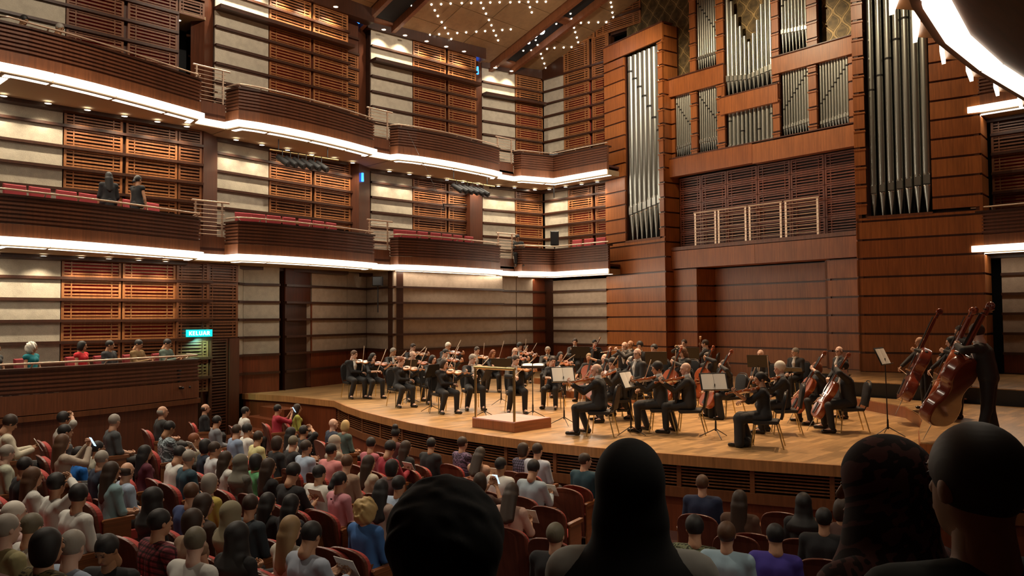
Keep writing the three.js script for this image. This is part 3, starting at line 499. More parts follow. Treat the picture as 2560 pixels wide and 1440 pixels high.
rank(CE, 1.27, 2.1, 9, (u, r, i, t) => pipe(CE, u, r, 10.9, lerp(11.28, 11.3, t), 15.5, lerp(13.3, 12.15, t), -0.1));
const vt = [16, 12.95, 12.45, 12.0, 11.62, 11.38, 11.62, 12.02, 12.5, 16, 16];
rank(CE, 2.44, 4.25, 11, (u, r, i, t) => { const e = Math.abs(i - 5) / 5; pipe(CE, u, r * lerp(0.82, 1.06, e), 9.72, 10.12 + 0.09 * e, vt[i], 0, -0.12); });
rank(CE, 4.55, 5.48, 8, (u, r, i, t) => pipe(CE, u, r, 10.62, lerp(11.28, 11.2, t), 15.5, lerp(12.2, 13.3, t), -0.1));
rank(CE, 0.26, 1.0, 9, (u, r, i, t) => pipe(CE, u, r, 7.95, lerp(8.28, 8.36, t), 10.2, lerp(9.93, 8.96, t), -0.12));
rank(CE, 1.28, 2.09, 9, (u, r, i, t) => pipe(CE, u, r, 7.95, 8.32, 10.2, lerp(9.96, 8.99, t), -0.12));
rank(CE, 2.46, 4.22, 11, (u, r, i, t) => { const e = Math.abs(i - 5.2) / 5.2; pipe(CE, u, r * lerp(0.75, 0.98, e), 7.6, 7.85, 9.1, 8.14 + 0.72 * e, -0.14); });
rank(CE, 4.54, 5.48, 10, (u, r, i, t) => pipe(CE, u, r * lerp(0.85, 1.05, t), 7.94, lerp(8.2, 8.27, t), 10.05, lerp(8.85, 9.86, t), -0.12));
rank(CE, 5.81, 6.75, 10, (u, r, i, t) => pipe(CE, u, r * lerp(0.85, 1.05, t), 7.9, lerp(8.12, 8.2, t), 10.05, lerp(8.77, 9.75, t), -0.12));
// four railings on the organ ledge
[[1.08, 2.0], [2.06, 3.2], [3.28, 4.5], [4.6, 5.76]].forEach(([a, b], i) => {
  const t = thing('guard_railing', ['leftmost', 'second from the left', 'third from the left', 'rightmost'][i] + ' section of slim metal railing on the organ ledge', 'railing', CE.pt(a, 4.72, 0), CE.yaw), w = b - a;
  for (const x of [0.04, w - 0.04]) mesh('post', xf(new THREE.BoxGeometry(0.07, 1.12, 0.03), x, 0.56, 0), M.railMetal, t);
  for (let k = 0; k < 9; k++) mesh('bar', rod([0, 0.1 + k * 0.118, 0.02], [w, 0.1 + k * 0.118, 0.02], 0.012, 0.012, 6), M.railMetal, t);
  mesh('hand_rail', rod([-0.02, 1.15, 0], [w + 0.02, 1.15, 0], 0.026, 0.026, 8), M.railMetal, t);
});
// ---------- stage ----------
const stage = struct('stage');
const edge = [[-22.95, -11.62], [-21.1, -12.08], [-18.83, -12.22], [-17.46, -11.68], [-16.2, -11.28], [-14.95, -10.98], [-13.6, -10.7], [-12.34, -10.55], [-10.67, -10.56], [-9.6, -10.62], [-8.64, -10.77], [-7.58, -11.01], [-6.8, -11.24], [-6.06, -11.49], [-4.82, -11.93], [-2.6, -12.85]];
slab(edge, [[-24.3, -17], [-22.9, -22], [-22.8, -25.3], [-2.6, -25.3]], -0.06, 0).build('stage_floor', M.floor, stage);
sweep(edge, [[-0.3, -0.17], [0.05, -0.17], [0.05, 0], [-0.3, -0.004]]).build('stage_lip', wood([0.5, 0.22, 0.075], 0.4), stage);
sweep(edge.slice(2), [[-0.4, -0.52], [-0.12, -0.52], [-0.12, -0.17], [-0.4, -0.17]]).build('grille_backing', M.slotDark, stage);
const grs = new MB(); for (let y = -0.49; y < -0.2; y += 0.05) { const q = sweep(edge.slice(2), [[-0.1, y], [-0.02, y + 0.006], [-0.02, y + 0.028], [-0.1, y + 0.024]]); grs.p.push(...q.p); grs.n.push(...q.n); grs.t.push(...q.t); }
grs.build('grille_slat', M.louvreDim, stage, 'stuff');
for (let s = 0.4; s < plen(edge.slice(2)); s += 1.15) { const { p, n } = along(edge.slice(2), s), f = { pt: (u, h, m) => [p[0] + n[0] * m + n[1] * u, h, p[1] + n[1] * m - n[0] * u] }; new MB().box(f, -0.035, 0.035, -0.52, -0.17, -0.1, 0.0).build('grille_post', M.louvreDim, stage); }
sweep(edge.slice(2), [[-0.4, -0.68], [0.03, -0.68], [0.03, -0.52], [-0.4, -0.52]]).build('stage_rail', M.louvreDim, stage);
sweep(edge.slice(2), [[-0.4, -1.7], [-0.02, -1.7], [-0.02, -0.68], [-0.4, -0.68]]).build('stage_fascia', M.dado[0], stage);
sweep(edge.slice(0, 3), [[-0.4, -1.7], [0, -1.7], [0, -0.17], [-0.4, -0.17]]).build('stage_fascia', M.dado[1], stage);
for (let k = 0; k < 4; k++) new MB().xyz(-22.5 + k * 0.3, -20.2, -1.4 + k * 0.28, -1.12 + k * 0.28, -11.9 , -10.6 - k * 0.28).build('stage_step', M.dado[k % 2], stage);
const poly = (pts, h0, h1, name, m, m2) => { const b = slab(pts.slice(0, pts.length - 2), pts.slice(-2).reverse(), h0, h1); const o = b.build(name, m, stage); if (m2) sweep(pts.slice(0, pts.length - 2), [[-0.02, h0], [0.012, h0], [0.012, h1 - 0.02], [-0.02, h1 - 0.02]]).build('riser_face', m2, o); };
poly([[-18.6, -19.9], [-15.25, -19.9], [-15.2, -16.9], [-11.4, -16.9], [-11.35, -24.6], [-18.6, -24.6]], 0, 0.2, 'stage_riser', M.floor, M.organ[0]);
poly([[-11.3, -22.4], [-8.9, -22.4], [-8.1, -19.85], [-5.2, -19.95], [-2.65, -19.6], [-2.65, -25.0], [-11.3, -24.6]], 0, 0.6, 'stage_riser', M.floor, M.black);
poly([[-8.0, -19.7], [-6.14, -18.27], [-5.25, -16.58], [-4.7, -14.6], [-4.25, -13.25], [-2.65, -13.3], [-2.65, -19.55], [-8.0, -19.75]], 0, 0.25, 'stage_riser', M.floor, M.organ[1]);
new MB().xyz(-2.6, -2.4, -1.5, 3.8, -25.3, -12.6).build('wall_panel', M.dado[0], wallRight); new MB().xyz(3.2, 3.5, -1.5, 13, -26, 8).build('wall_panel', M.pier, wallRight); new MB().xyz(-2.4, 3.3, -1.5, 13, -13, -12.7).build('wall_panel', M.pier, wallRight);
new MB().xyz(-2.6, -2.4, 3.8, 13, -25.3, -12.6).build('wall_panel', M.pier, wallRight);
new MB().xyz(-24.6, 3.5, -1.5, 17, 7.5, 8).build('wall_panel', M.pier, wallRear); new MB().xyz(-24.8, -24.5, -1.5, 13.2, -26, 8).build('wall_core', M.pier, wallLeft); new MB().xyz(-22.3, -22.15, -1.5, 13, -2, 8).build('wall_panel', M.pier, wallLeft);
new MB().xyz(-24.6, 3.5, -1.5, 17, -26.4, -26).build('wall_core', M.slotDark, wallBack);
// ---------- stalls floor, falling towards the stage in curved steps ----------
const floorS = struct('floor');
const fl = (r) => { const A = [[0, -1.24], [21, -1.24], [24, -1.12], [26, -0.98], [28, -0.8], [29.2, -0.6], [29.25, 0.55], [31, 0.62], [50, 0.7]]; for (let i = 1; i < A.length; i++) if (r <= A[i][0]) return lerp(A[i - 1][1], A[i][1], (r - A[i - 1][0]) / (A[i][0] - A[i - 1][0])); return 0.7; };
{
  const b = new MB(), C = [-12.4, -30], at = (r, a) => [C[0] + r * Math.sin(a), fl(r), C[1] + r * Math.cos(a)];
  const rs = []; for (let r = 15; r < 29.2; r += 0.9) rs.push(r); rs.push(29.2, 29.25, 31, 34, 38);
  for (let i = 0; i < rs.length - 1; i++) for (let k = -20; k < 22; k++) { const a0 = k * 0.034, a1 = a0 + 0.034; b.quad(at(rs[i], a0), at(rs[i + 1], a0), at(rs[i + 1], a1), at(rs[i], a1)); }
  b.build('floor_carpet', M.aisle, floorS); new MB().xyz(-24.6, 3.5, -1.75, -1.6, -26, 8).build('floor_slab', M.aisle, floorS);
}
// ---------- people: smooth-union fields meshed with surface nets ----------
const V = (x, y, z) => new THREE.Vector3(x, y, z);
// primitives: c = tapered capsule, e = ellipsoid; neg = carved away
const cap = (a, b, ra, rb = ra, k) => ({ t: 'c', a: a.toArray ? a.toArray() : a, b: b.toArray ? b.toArray() : b, ra, rb, k });
const ell = (c, r, k, neg) => ({ t: 'e', c: c.toArray ? c.toArray() : c, r, k, neg });
function netMesh(prims, cell, k = 0.03, noise = 0) {
  const lo = [1e9, 1e9, 1e9], hi = [-1e9, -1e9, -1e9];
  for (const p of prims) if (!p.neg) for (let i = 0; i < 3; i++) {
    const a = p.t === 'c' ? Math.min(p.a[i] - p.ra, p.b[i] - p.rb) : p.c[i] - p.r[i], b = p.t === 'c' ? Math.max(p.a[i] + p.ra, p.b[i] + p.rb) : p.c[i] + p.r[i];
    lo[i] = Math.min(lo[i], a); hi[i] = Math.max(hi[i], b);
  }
  const pad = cell * 2.5 + noise, N = [0, 1, 2].map((i) => Math.ceil((hi[i] - lo[i] + 2 * pad) / cell) + 1), o = lo.map((x) => x - pad), [nx, ny, nz] = N, f = new Float32Array(nx * ny * nz).fill(1);
  for (const p of prims) {
    const kk = p.k ?? k, m = kk + cell * 2, b0 = [], b1 = [];
    for (let i = 0; i < 3; i++) {
      const a = p.t === 'c' ? Math.min(p.a[i] - p.ra, p.b[i] - p.rb) : p.c[i] - p.r[i], b = p.t === 'c' ? Math.max(p.a[i] + p.ra, p.b[i] + p.rb) : p.c[i] + p.r[i];
      b0[i] = Math.max(0, Math.floor((a - m - o[i]) / cell)); b1[i] = Math.min(N[i] - 1, Math.ceil((b + m - o[i]) / cell));
    }
    let bx, by, bz, bb; if (p.t === 'c') { bx = p.b[0] - p.a[0]; by = p.b[1] - p.a[1]; bz = p.b[2] - p.a[2]; bb = bx * bx + by * by + bz * bz || 1e-9; }
    const rm = p.t === 'e' ? Math.min(...p.r) : 0;
    for (let z = b0[2]; z <= b1[2]; z++) for (let y = b0[1]; y <= b1[1]; y++) for (let x = b0[0]; x <= b1[0]; x++) {
      const px = o[0] + x * cell, py = o[1] + y * cell, pz = o[2] + z * cell; let d;
      if (p.t === 'c') {
        const ax = px - p.a[0], ay = py - p.a[1], az = pz - p.a[2]; let t = (ax * bx + ay * by + az * bz) / bb; t = t < 0 ? 0 : t > 1 ? 1 : t;
        d = Math.hypot(ax - bx * t, ay - by * t, az - bz * t) - (p.ra + (p.rb - p.ra) * t);
      } else {
        const ex = (px - p.c[0]) / p.r[0], ey = (py - p.c[1]) / p.r[1], ez = (pz - p.c[2]) / p.r[2], q = Math.hypot(ex, ey, ez);
        const g = Math.hypot(ex / p.r[0], ey / p.r[1], ez / p.r[2]); d = q > 1e-6 ? q * (q - 1) / g : -rm;
      }
      const i = (z * ny + y) * nx + x, v = f[i];
      if (p.neg) f[i] = Math.max(v, -d);
      else { const h = Math.max(kk - Math.abs(v - d), 0) / (kk || 1); f[i] = Math.min(v, d) - h * h * kk * 0.25; }
    }
  }
  if (noise) for (let z = 0, i = 0; z < nz; z++) for (let y = 0; y < ny; y++) for (let x = 0; x < nx; x++, i++) f[i] += noise * (vn(x * cell * 26, y * cell * 26 + z * cell * 31, 997, 997) - 0.5) * 2;
  const idx = new Int32Array(nx * ny * nz).fill(-1), P = [], I = [], G = [];
  const at = (x, y, z) => f[(z * ny + y) * nx + x];
  for (let z = 0; z < nz - 1; z++) for (let y = 0; y < ny - 1; y++) for (let x = 0; x < nx - 1; x++) {
    let mask = 0; const c = [];
    for (let j = 0; j < 8; j++) { const v = at(x + (j & 1), y + (j >> 1 & 1), z + (j >> 2)); c.push(v); if (v < 0) mask |= 1 << j; }
    if (mask === 0 || mask === 255) continue;
    let n = 0, sx = 0, sy = 0, sz = 0;
    for (let j = 0; j < 8; j++) for (const bit of [1, 2, 4]) if (!(j & bit)) {
      const l = j | bit; if ((c[j] < 0) === (c[l] < 0)) continue;
      const t = c[j] / (c[j] - c[l]); n++; sx += (j & 1) + (bit === 1 ? t : 0); sy += (j >> 1 & 1) + (bit === 2 ? t : 0); sz += (j >> 2) + (bit === 4 ? t : 0);
    }
    idx[(z * ny + y) * nx + x] = P.length / 3; P.push(o[0] + (x + sx / n) * cell, o[1] + (y + sy / n) * cell, o[2] + (z + sz / n) * cell);
  }
  const id = (x, y, z) => idx[(z * ny + y) * nx + x];
  for (let z = 1; z < nz - 1; z++) for (let y = 1; y < ny - 1; y++) for (let x = 1; x < nx - 1; x++) {
    const s = at(x, y, z) < 0;
    const q = (a, b, c2, d, fl2) => { if (a < 0 || b < 0 || c2 < 0 || d < 0) return; fl2 ? I.push(a, b, c2, a, c2, d) : I.push(a, c2, b, a, d, c2); };
    if (s !== at(x + 1, y, z) < 0) q(id(x, y - 1, z - 1), id(x, y, z - 1), id(x, y, z), id(x, y - 1, z), s);
    if (s !== at(x, y + 1, z) < 0) q(id(x - 1, y, z - 1), id(x - 1, y, z), id(x, y, z), id(x, y, z - 1), s);
    if (s !== at(x, y, z + 1) < 0) q(id(x - 1, y - 1, z), id(x, y - 1, z), id(x, y, z), id(x - 1, y, z), s);
  }
  const g = new THREE.BufferGeometry(); g.setAttribute('position', new THREE.BufferAttribute(new Float32Array(P), 3)); g.setIndex(I); g.computeVertexNormals();
  const uv = new Float32Array(P.length / 3 * 2); for (let i = 0; i < P.length / 3; i++) { uv[2 * i] = P[3 * i] + P[3 * i + 2] * 0.6; uv[2 * i + 1] = P[3 * i + 1] + P[3 * i + 2] * 0.4; }
  g.setAttribute('uv', new THREE.BufferAttribute(uv, 2)); return g;
}
const cacheG = {}; const once = (k, f) => cacheG[k] ??= f();
// head, centred on the middle of the skull, +z is the face
const headGeo = (fem, cell) => once('head' + fem + cell, () => netMesh([
  ell([0, 0.022, -0.012], [0.073, 0.092, 0.094]), ell([0, -0.045, 0.028], fem ? [0.05, 0.062, 0.056] : [0.055, 0.064, 0.058]), ell([0, -0.092, 0.05], [0.024, 0.02, 0.022]),
  cap([0, 0.012, 0.086], [0, -0.026, 0.105], 0.009, 0.014, 0.012), cap([-0.03, 0.03, 0.074], [0.03, 0.03, 0.074], 0.014, 0.014, 0.02), cap([-0.018, -0.06, 0.083], [0.018, -0.06, 0.083], 0.009, 0.009, 0.012),
  ell([0.075, -0.004, -0.008], [0.011, 0.03, 0.02], 0.008), ell([-0.075, -0.004, -0.008], [0.011, 0.03, 0.02], 0.008),
  ell([0.031, 0.01, 0.094], [0.017, 0.011, 0.014], 0, true), ell([-0.031, 0.01, 0.094], [0.017, 0.011, 0.014], 0, true), cap([0, -0.06, -0.02], [0, -0.15, -0.035], 0.052, 0.056, 0.03)], cell, 0.028));
// a left hand in its own axes: fingers along y, palm towards +z, thumb on the +x side
const handGeo = (curl, cell) => once('hand' + curl + cell, () => {
  const p = [cap([0.022, 0.015, 0], [0.026, 0.085, 0], 0.014), cap([0, 0.01, 0], [0, 0.09, 0], 0.014), cap([-0.022, 0.015, 0], [-0.026, 0.08, 0], 0.013)], B = curl ? [0.7, 1.5, 2.2] : [0.15, 0.35, 0.5];
  [[0.03, 0.088, 0.042], [0.01, 0.094, 0.046], [-0.011, 0.09, 0.043], [-0.031, 0.08, 0.034]].forEach(([x, y, l], i) => {
    let a = [x, y, 0]; B.forEach((b, j) => { const L = l * [1, 0.66, 0.5][j], t = b + i * 0.06, n = [a[0] * 1.0 + (j ? 0 : x * 0.08), a[1] + Math.cos(t) * L, a[2] + Math.sin(t) * L]; p.push(cap(a, n, 0.0092 - j * 0.0008, 0.0086 - j * 0.0009, 0.006)); a = n; });
  });
  p.push(cap([0.024, 0.02, 0.004], [0.05, 0.055, 0.014], 0.012, 0.011, 0.01), cap([0.05, 0.055, 0.014], curl ? [0.046, 0.088, 0.034] : [0.066, 0.09, 0.016], 0.0105, 0.0085, 0.006));
  return netMesh(p, cell, 0.012);
});
const hairGeo = (style, cell) => once('hair' + style + cell, () => {
  const face = [ell([0, -0.035, 0.088], [0.066, 0.088, 0.07], 0, true)], low = [ell([0, -0.14, 0.0], [0.14, 0.085, 0.2], 0, true)], skull = ell([0, 0.03, -0.016], [0.084, 0.1, 0.102]);
  const S = {
    short: () => [skull, ...face, ...low, ell([0, -0.03, 0.06], [0.2, 0.045, 0.05], 0, true)], thick: () => [ell([0, 0.042, -0.016], [0.092, 0.108, 0.106]), ...face, ...low],
    bald: () => [ell([0, 0.0, -0.026], [0.081, 0.075, 0.094]), ell([0, 0.085, 0.02], [0.09, 0.075, 0.12], 0, true), ell([0, -0.02, 0.09], [0.1, 0.12, 0.08], 0, true), ...low],
    bob: () => [skull, ell([0, -0.035, -0.03], [0.094, 0.11, 0.084]), ...face, ell([0, -0.02, 0.1], [0.06, 0.1, 0.08], 0, true)],
    long: () => [skull, ell([0, -0.04, -0.04], [0.09, 0.12, 0.08]), cap([0.04, -0.06, -0.07], [0.05, -0.33, -0.1], 0.055, 0.045), cap([-0.04, -0.06, -0.07], [-0.05, -0.33, -0.1], 0.055, 0.045), cap([0, -0.06, -0.08], [0, -0.36, -0.12], 0.06, 0.04), ...face, ell([0, -0.06, 0.1], [0.06, 0.14, 0.09], 0, true)],
    pony: () => [skull, cap([0, 0.02, -0.11], [0, -0.06, -0.15], 0.035, 0.034), cap([0, -0.06, -0.15], [0, -0.21, -0.14], 0.034, 0.016), ...face, ...low],
    bun: () => [skull, ell([0, 0.06, -0.115], [0.048, 0.045, 0.042]), ...face, ...low], topbun: () => [skull, ell([0, 0.14, -0.05], [0.06, 0.055, 0.06]), ...face, ...low],
    curly: () => [ell([0, 0.01, -0.03], [0.125, 0.128, 0.12]), ell([0, -0.07, -0.04], [0.115, 0.08, 0.095]), ...face], afro: () => [ell([0, 0.02, -0.02], [0.165, 0.165, 0.165]), ell([0, -0.1, -0.03], [0.14, 0.12, 0.13]), ell([0, -0.05, 0.12], [0.07, 0.1, 0.09], 0, true)],
    hijab: () => [ell([0, 0.028, -0.016], [0.093, 0.112, 0.116]), ell([0, -0.07, -0.01], [0.092, 0.1, 0.1]), cap([0, -0.1, -0.03], [0, -0.24, -0.04], 0.085, 0.15, 0.06), cap([-0.12, -0.25, -0.04], [0.12, -0.25, -0.04], 0.085, 0.085, 0.06), cap([0, -0.16, 0.03], [0, -0.3, 0.07], 0.07, 0.1, 0.05), ell([0, -0.02, 0.112], [0.055, 0.082, 0.06], 0, true)],
  };
  return netMesh(S[style](), cell, 0.03, style === 'curly' ? 0.016 : style === 'afro' ? 0.008 : 0);
});
const eyesGeo = once('eyes', () => merge(...[-1, 1].map((s) => { const g = new THREE.SphereGeometry(0.0085, 8, 6); g.scale(1.25, 0.62, 0.5); g.translate(s * 0.031, 0.0105, 0.0855); return g; }), ...[-1, 1].map((s) => rod([s * 0.017, 0.032, 0.0885], [s * 0.046, 0.031, 0.079], 0.0035, 0.0025, 5))));
const mouthGeo = once('mouth', () => { const g = new THREE.SphereGeometry(0.02, 10, 6); g.scale(1.05, 0.24, 0.35); g.translate(0, -0.061, 0.0895); return g; });
const glassesGeo = once('glasses', () => merge(...[-1, 1].map((s) => { const g = new THREE.TorusGeometry(0.02, 0.0026, 5, 14); g.translate(s * 0.031, 0.008, 0.103); return g; }), rod([-0.011, 0.01, 0.104], [0.011, 0.01, 0.104], 0.0025), rod([0.051, 0.01, 0.102], [0.078, 0.01, 0.0], 0.0025), rod([-0.051, 0.01, 0.102], [-0.078, 0.01, 0.0], 0.0025)));
// joints of a pose, in the person's own axes: +z is where the body faces, +x is the person's left
function joints(o) {
  const sit = o.sit !== false, pel = V(0, sit ? 0.54 : 0.95, 0), lean = o.lean ?? 0, tw = o.twist ?? 0, w = o.fem ? 0.155 : 0.182;
  const up = V(Math.sin(o.side ?? 0), Math.cos(lean), Math.sin(lean)).normalize(), right = V(Math.cos(tw), 0, -Math.sin(tw));
  const T = (d) => pel.clone().addScaledVector(up, d), neck = T(0.49), head = neck.clone().addScaledVector(up, 0.1).add(V(0, 0.065, 0.025 + Math.sin(o.pitch ?? 0) * 0.04));
  const J = { pel, waist: T(0.17), chest: T(0.36), neck, head, up, right, headQ: new THREE.Quaternion().setFromEuler(new THREE.Euler(o.pitch ?? 0, o.yaw ?? 0, o.roll ?? 0, 'YXZ')) };
  for (const [s, k] of [[1, 'L'], [-1, 'R']]) {
    J['sh' + k] = T(0.435).addScaledVector(right, s * w).add(V(0, 0, o['shF' + k] ?? 0)); J['hip' + k] = pel.clone().add(V(s * 0.09, -0.01, 0));
    const kn = o['knee' + k] ?? (sit ? [s * (o.spread ?? 0.13), 0.5, 0.43] : [s * 0.1, 0.5, 0.02]), an = o['foot' + k] ?? (sit ? [s * (o.spread ?? 0.13), 0.085, 0.42] : [s * 0.12, 0.085, -0.02]);
    J['knee' + k] = V(...kn); J['ank' + k] = V(...an); J['toe' + k] = V(an[0] + s * 0.03, 0.04, an[2] + 0.17);
    const S = J['sh' + k], W = V(...(o['hand' + k] ?? [s * 0.12, 0.66, 0.3])), a = 0.285, b = 0.255, D = W.clone().sub(S), d = Math.min(D.length(), a + b - 0.004), dn = D.normalize();
    W.copy(S).addScaledVector(dn, d);
    const c = (a * a - b * b + d * d) / (2 * d), h = Math.sqrt(Math.max(0, a * a - c * c)), pole = V(...(o['pole' + k] ?? [s * 0.6, -1, -0.4])); pole.addScaledVector(dn, -pole.dot(dn)).normalize();
    J['el' + k] = S.clone().addScaledVector(dn, c).addScaledVector(pole, h); J['wr' + k] = W;
  }
  return J;
}
function torsoPrims(J, e, fem) {
  const { right } = J, off = (p, d, z = 0) => p.clone().addScaledVector(right, d).add(V(0, 0, z)), a = fem ? 0.055 : 0.07, ch = fem ? 0.092 : 0.108, wa = fem ? 0.085 : 0.105, hp = fem ? 0.112 : 0.108;
  return [1, -1].flatMap((s) => [cap(off(J.pel, s * 0.075), off(J.waist, s * a * 0.8), hp + e, wa + e), cap(off(J.waist, s * a * 0.8), off(J.chest, s * a, -0.005), wa + e, ch + e), cap(J.neck.clone().addScaledVector(J.up, -0.045), J['sh' + (s > 0 ? 'L' : 'R')], 0.055 + e, 0.056 + e)])
    .concat(fem ? [ell(off(J.chest, 0.06, 0.075), [0.055 + e, 0.055 + e, 0.05 + e]), ell(off(J.chest, -0.06, 0.075), [0.055 + e, 0.055 + e, 0.05 + e])] : []);
}
const armPrims = (J, e, k, part = 1) => { const g = J.fem ? 0.88 : 1, W = J['el' + k].clone().lerp(J['wr' + k], Math.max(0, part - 1)), U = J['sh' + k].clone().lerp(J['el' + k], Math.min(1, part)); return [cap(J['sh' + k], U, 0.05 * g + e, 0.04 * g + e, 0.02), ...(part > 1 ? [cap(J['el' + k], W, 0.041 * g + e, lerp(0.041, 0.029, part - 1) * g + e, 0.015)] : [])]; };
const legPrims = (J, e, k, to = 1) => [cap(J['hip' + k], J['knee' + k], 0.088 + e, 0.058 + e), cap(J['knee' + k], J['ank' + k].clone().lerp(J['knee' + k], 1 - to), 0.056 + e, 0.04 + e, 0.02)];
const handQ = (J, k, palm) => { const y = J['wr' + k].clone().sub(J['el' + k]).normalize(), z = V(...palm); z.addScaledVector(y, -z.dot(y)).normalize(); const x = y.clone().cross(z); return new THREE.Matrix4().makeBasis(x, y, z).setPosition(J['wr' + k]); };
// all geometries of one pose; what the clothes cover is meshed coarsely
function poseGeo(key, o) {
  return once('pose' + key, () => {
    const J = joints(o), fem = !!o.fem, q = o.cell ?? 0.018, hc = o.headCell ?? 0.0085; J.fem = fem;
    const skin = [...torsoPrims(J, 0, fem), ...['L', 'R'].flatMap((k) => [...armPrims(J, 0, k, 2), ...legPrims(J, 0, k), cap(J['ank' + k], J['toe' + k], 0.036, 0.026)]), cap(J.neck.clone().addScaledVector(J.up, -0.05), J.head.clone().add(V(0, -0.05, -0.015)), 0.058, 0.052)];
    const HM = new THREE.Matrix4().compose(J.head, J.headQ, V(1, 1, 1)), parts = [netMesh(skin, q), headGeo(fem, hc).clone().applyMatrix4(HM)];
    for (const [k, s] of [['L', 1], ['R', -1]]) { let h = handGeo(o['curl' + k] ?? 1, o.handCell ?? 0.0065).clone(); if (s < 0) { h.scale(-1, 1, 1); const ix = h.index.array; for (let i = 0; i < ix.length; i += 3) [ix[i], ix[i + 1]] = [ix[i + 1], ix[i]]; h.computeVertexNormals(); } parts.push(h.applyMatrix4(handQ(J, k, o['palm' + k] ?? [0, -1, 0.2]))); }
    const G = { J, HM, body: mergeGeometries(parts) };
    const sl = { long: 1.95, half: 1.15, short: 0.72, none: 0.08 }[o.sleeve ?? 'long'];
    G.top = netMesh([...torsoPrims(J, 0.018, fem), ...['L', 'R'].flatMap((k) => armPrims(J, 0.015, k, sl)), ell(J.neck.clone().add(V(0, 0.06, 0.045)), [0.062, 0.07, 0.05], 0, true)], o.clothCell ?? q * 0.95);
    if (o.skirt) {
      const m = J.kneeL.clone().add(J.kneeR).multiplyScalar(0.5), a = V(0, 0.06, m.z - 0.02), wd = J.kneeL.x - J.kneeR.x;
      G.bottom = netMesh(o.sit === false ? [cap(J.pel, V(0, 0.14, 0), 0.15, 0.22)] : [cap(J.hipL, J.kneeL, 0.11, 0.085), cap(J.hipR, J.kneeR, 0.11, 0.085), cap(J.pel, m, 0.12, 0.09), cap(J.kneeL, V(J.kneeL.x + 0.06, 0.07, J.ankL.z), 0.085, 0.085), cap(J.kneeR, V(J.kneeR.x - 0.06, 0.07, J.ankR.z), 0.085, 0.085), cap(m, V(0, 0.08, m.z), 0.085, 0.1), cap(V(wd * 0.3, 0.07, m.z - 0.12), V(-wd * 0.3, 0.07, m.z - 0.12), 0.07, 0.07)], q, 0.05);
    } else G.bottom = netMesh([cap(J.pel.clone().add(V(0.04, 0, 0)), J.pel.clone().add(V(-0.04, 0, 0)), 0.128), ...['L', 'R'].flatMap((k) => legPrims(J, 0.018, k, 0.97))], q);
    G.shoe = ['L', 'R'].map((k) => netMesh([cap(J['ank' + k].clone().add(V(0, -0.04, -0.03)), J['toe' + k], 0.042, 0.034), ell(J['ank' + k].clone().add(V(0, -0.035, -0.03)), [0.04, 0.05, 0.045])], 0.013));
    if (o.formal) {
      const f = J.chest.clone().add(V(0, 0.0, fem ? 0.09 : 0.1)), nk = J.neck.clone().add(V(0, 0.02, 0.045)), wf = J.waist.clone().add(V(0, -0.02, 0.085));
      G.front = netMesh([cap(nk.clone().add(V(0, -0.03, 0.01)), f, 0.045, 0.052, 0.02), cap(f, wf, 0.052, 0.036, 0.02), cap(J.neck.clone().add(V(0, 0.0, -0.005)), J.neck.clone().add(V(0, 0.04, 0.005)), 0.063, 0.061, 0.02)], 0.011);
      G.tie = netMesh([cap(nk.clone().add(V(0.042, 0.012, 0.035)), nk.clone().add(V(0.008, 0.01, 0.042)), 0.02, 0.01, 0.004), cap(nk.clone().add(V(-0.042, 0.012, 0.035)), nk.clone().add(V(-0.008, 0.01, 0.042)), 0.02, 0.01, 0.004), ell(nk.clone().add(V(0, 0.01, 0.042)), [0.012, 0.012, 0.012], 0.004)], 0.006);
      G.cuff = ['L', 'R'].map((k) => rod(J['el' + k].clone().lerp(J['wr' + k], 0.86).toArray(), J['el' + k].clone().lerp(J['wr' + k], 1.0).toArray(), 0.044, 0.04, 10));
    }
    return G;
  });
}
const SK = [[0.6, 0.34, 0.22], [0.5, 0.27, 0.16], [0.36, 0.18, 0.09], [0.2, 0.09, 0.045], [0.66, 0.42, 0.32]].map((c) => std(c, 0.55));
const HC = { k: [0.012, 0.01, 0.01], d: [0.035, 0.018, 0.01], b: [0.1, 0.045, 0.02], r: [0.2, 0.06, 0.02], l: [0.3, 0.19, 0.09], y: [0.5, 0.34, 0.14], g: [0.3, 0.27, 0.23], w: [0.7, 0.66, 0.58], o: [0.14, 0.12, 0.08] };
const hairMat = {}, clothMat = {};
const hm = (c) => hairMat[c] ??= std(HC[c] ?? c, 0.6);
const cm = (c, tex) => clothMat[String(c) + tex] ??= std(c, 0.85, tex === 'p' ? { map: plaidTex } : tex === 'q' ? { map: printTex } : {});
const blackCloth = std([0.014, 0.014, 0.016], 0.75), shoeMat = std([0.012, 0.011, 0.01], 0.25), shirtWhite = std([0.72, 0.7, 0.66], 0.8), eyeMat = std([0.02, 0.012, 0.01], 0.3), lipMat = std([0.3, 0.08, 0.06], 0.6), glassMat = std([0.02, 0.02, 0.02], 0.3);
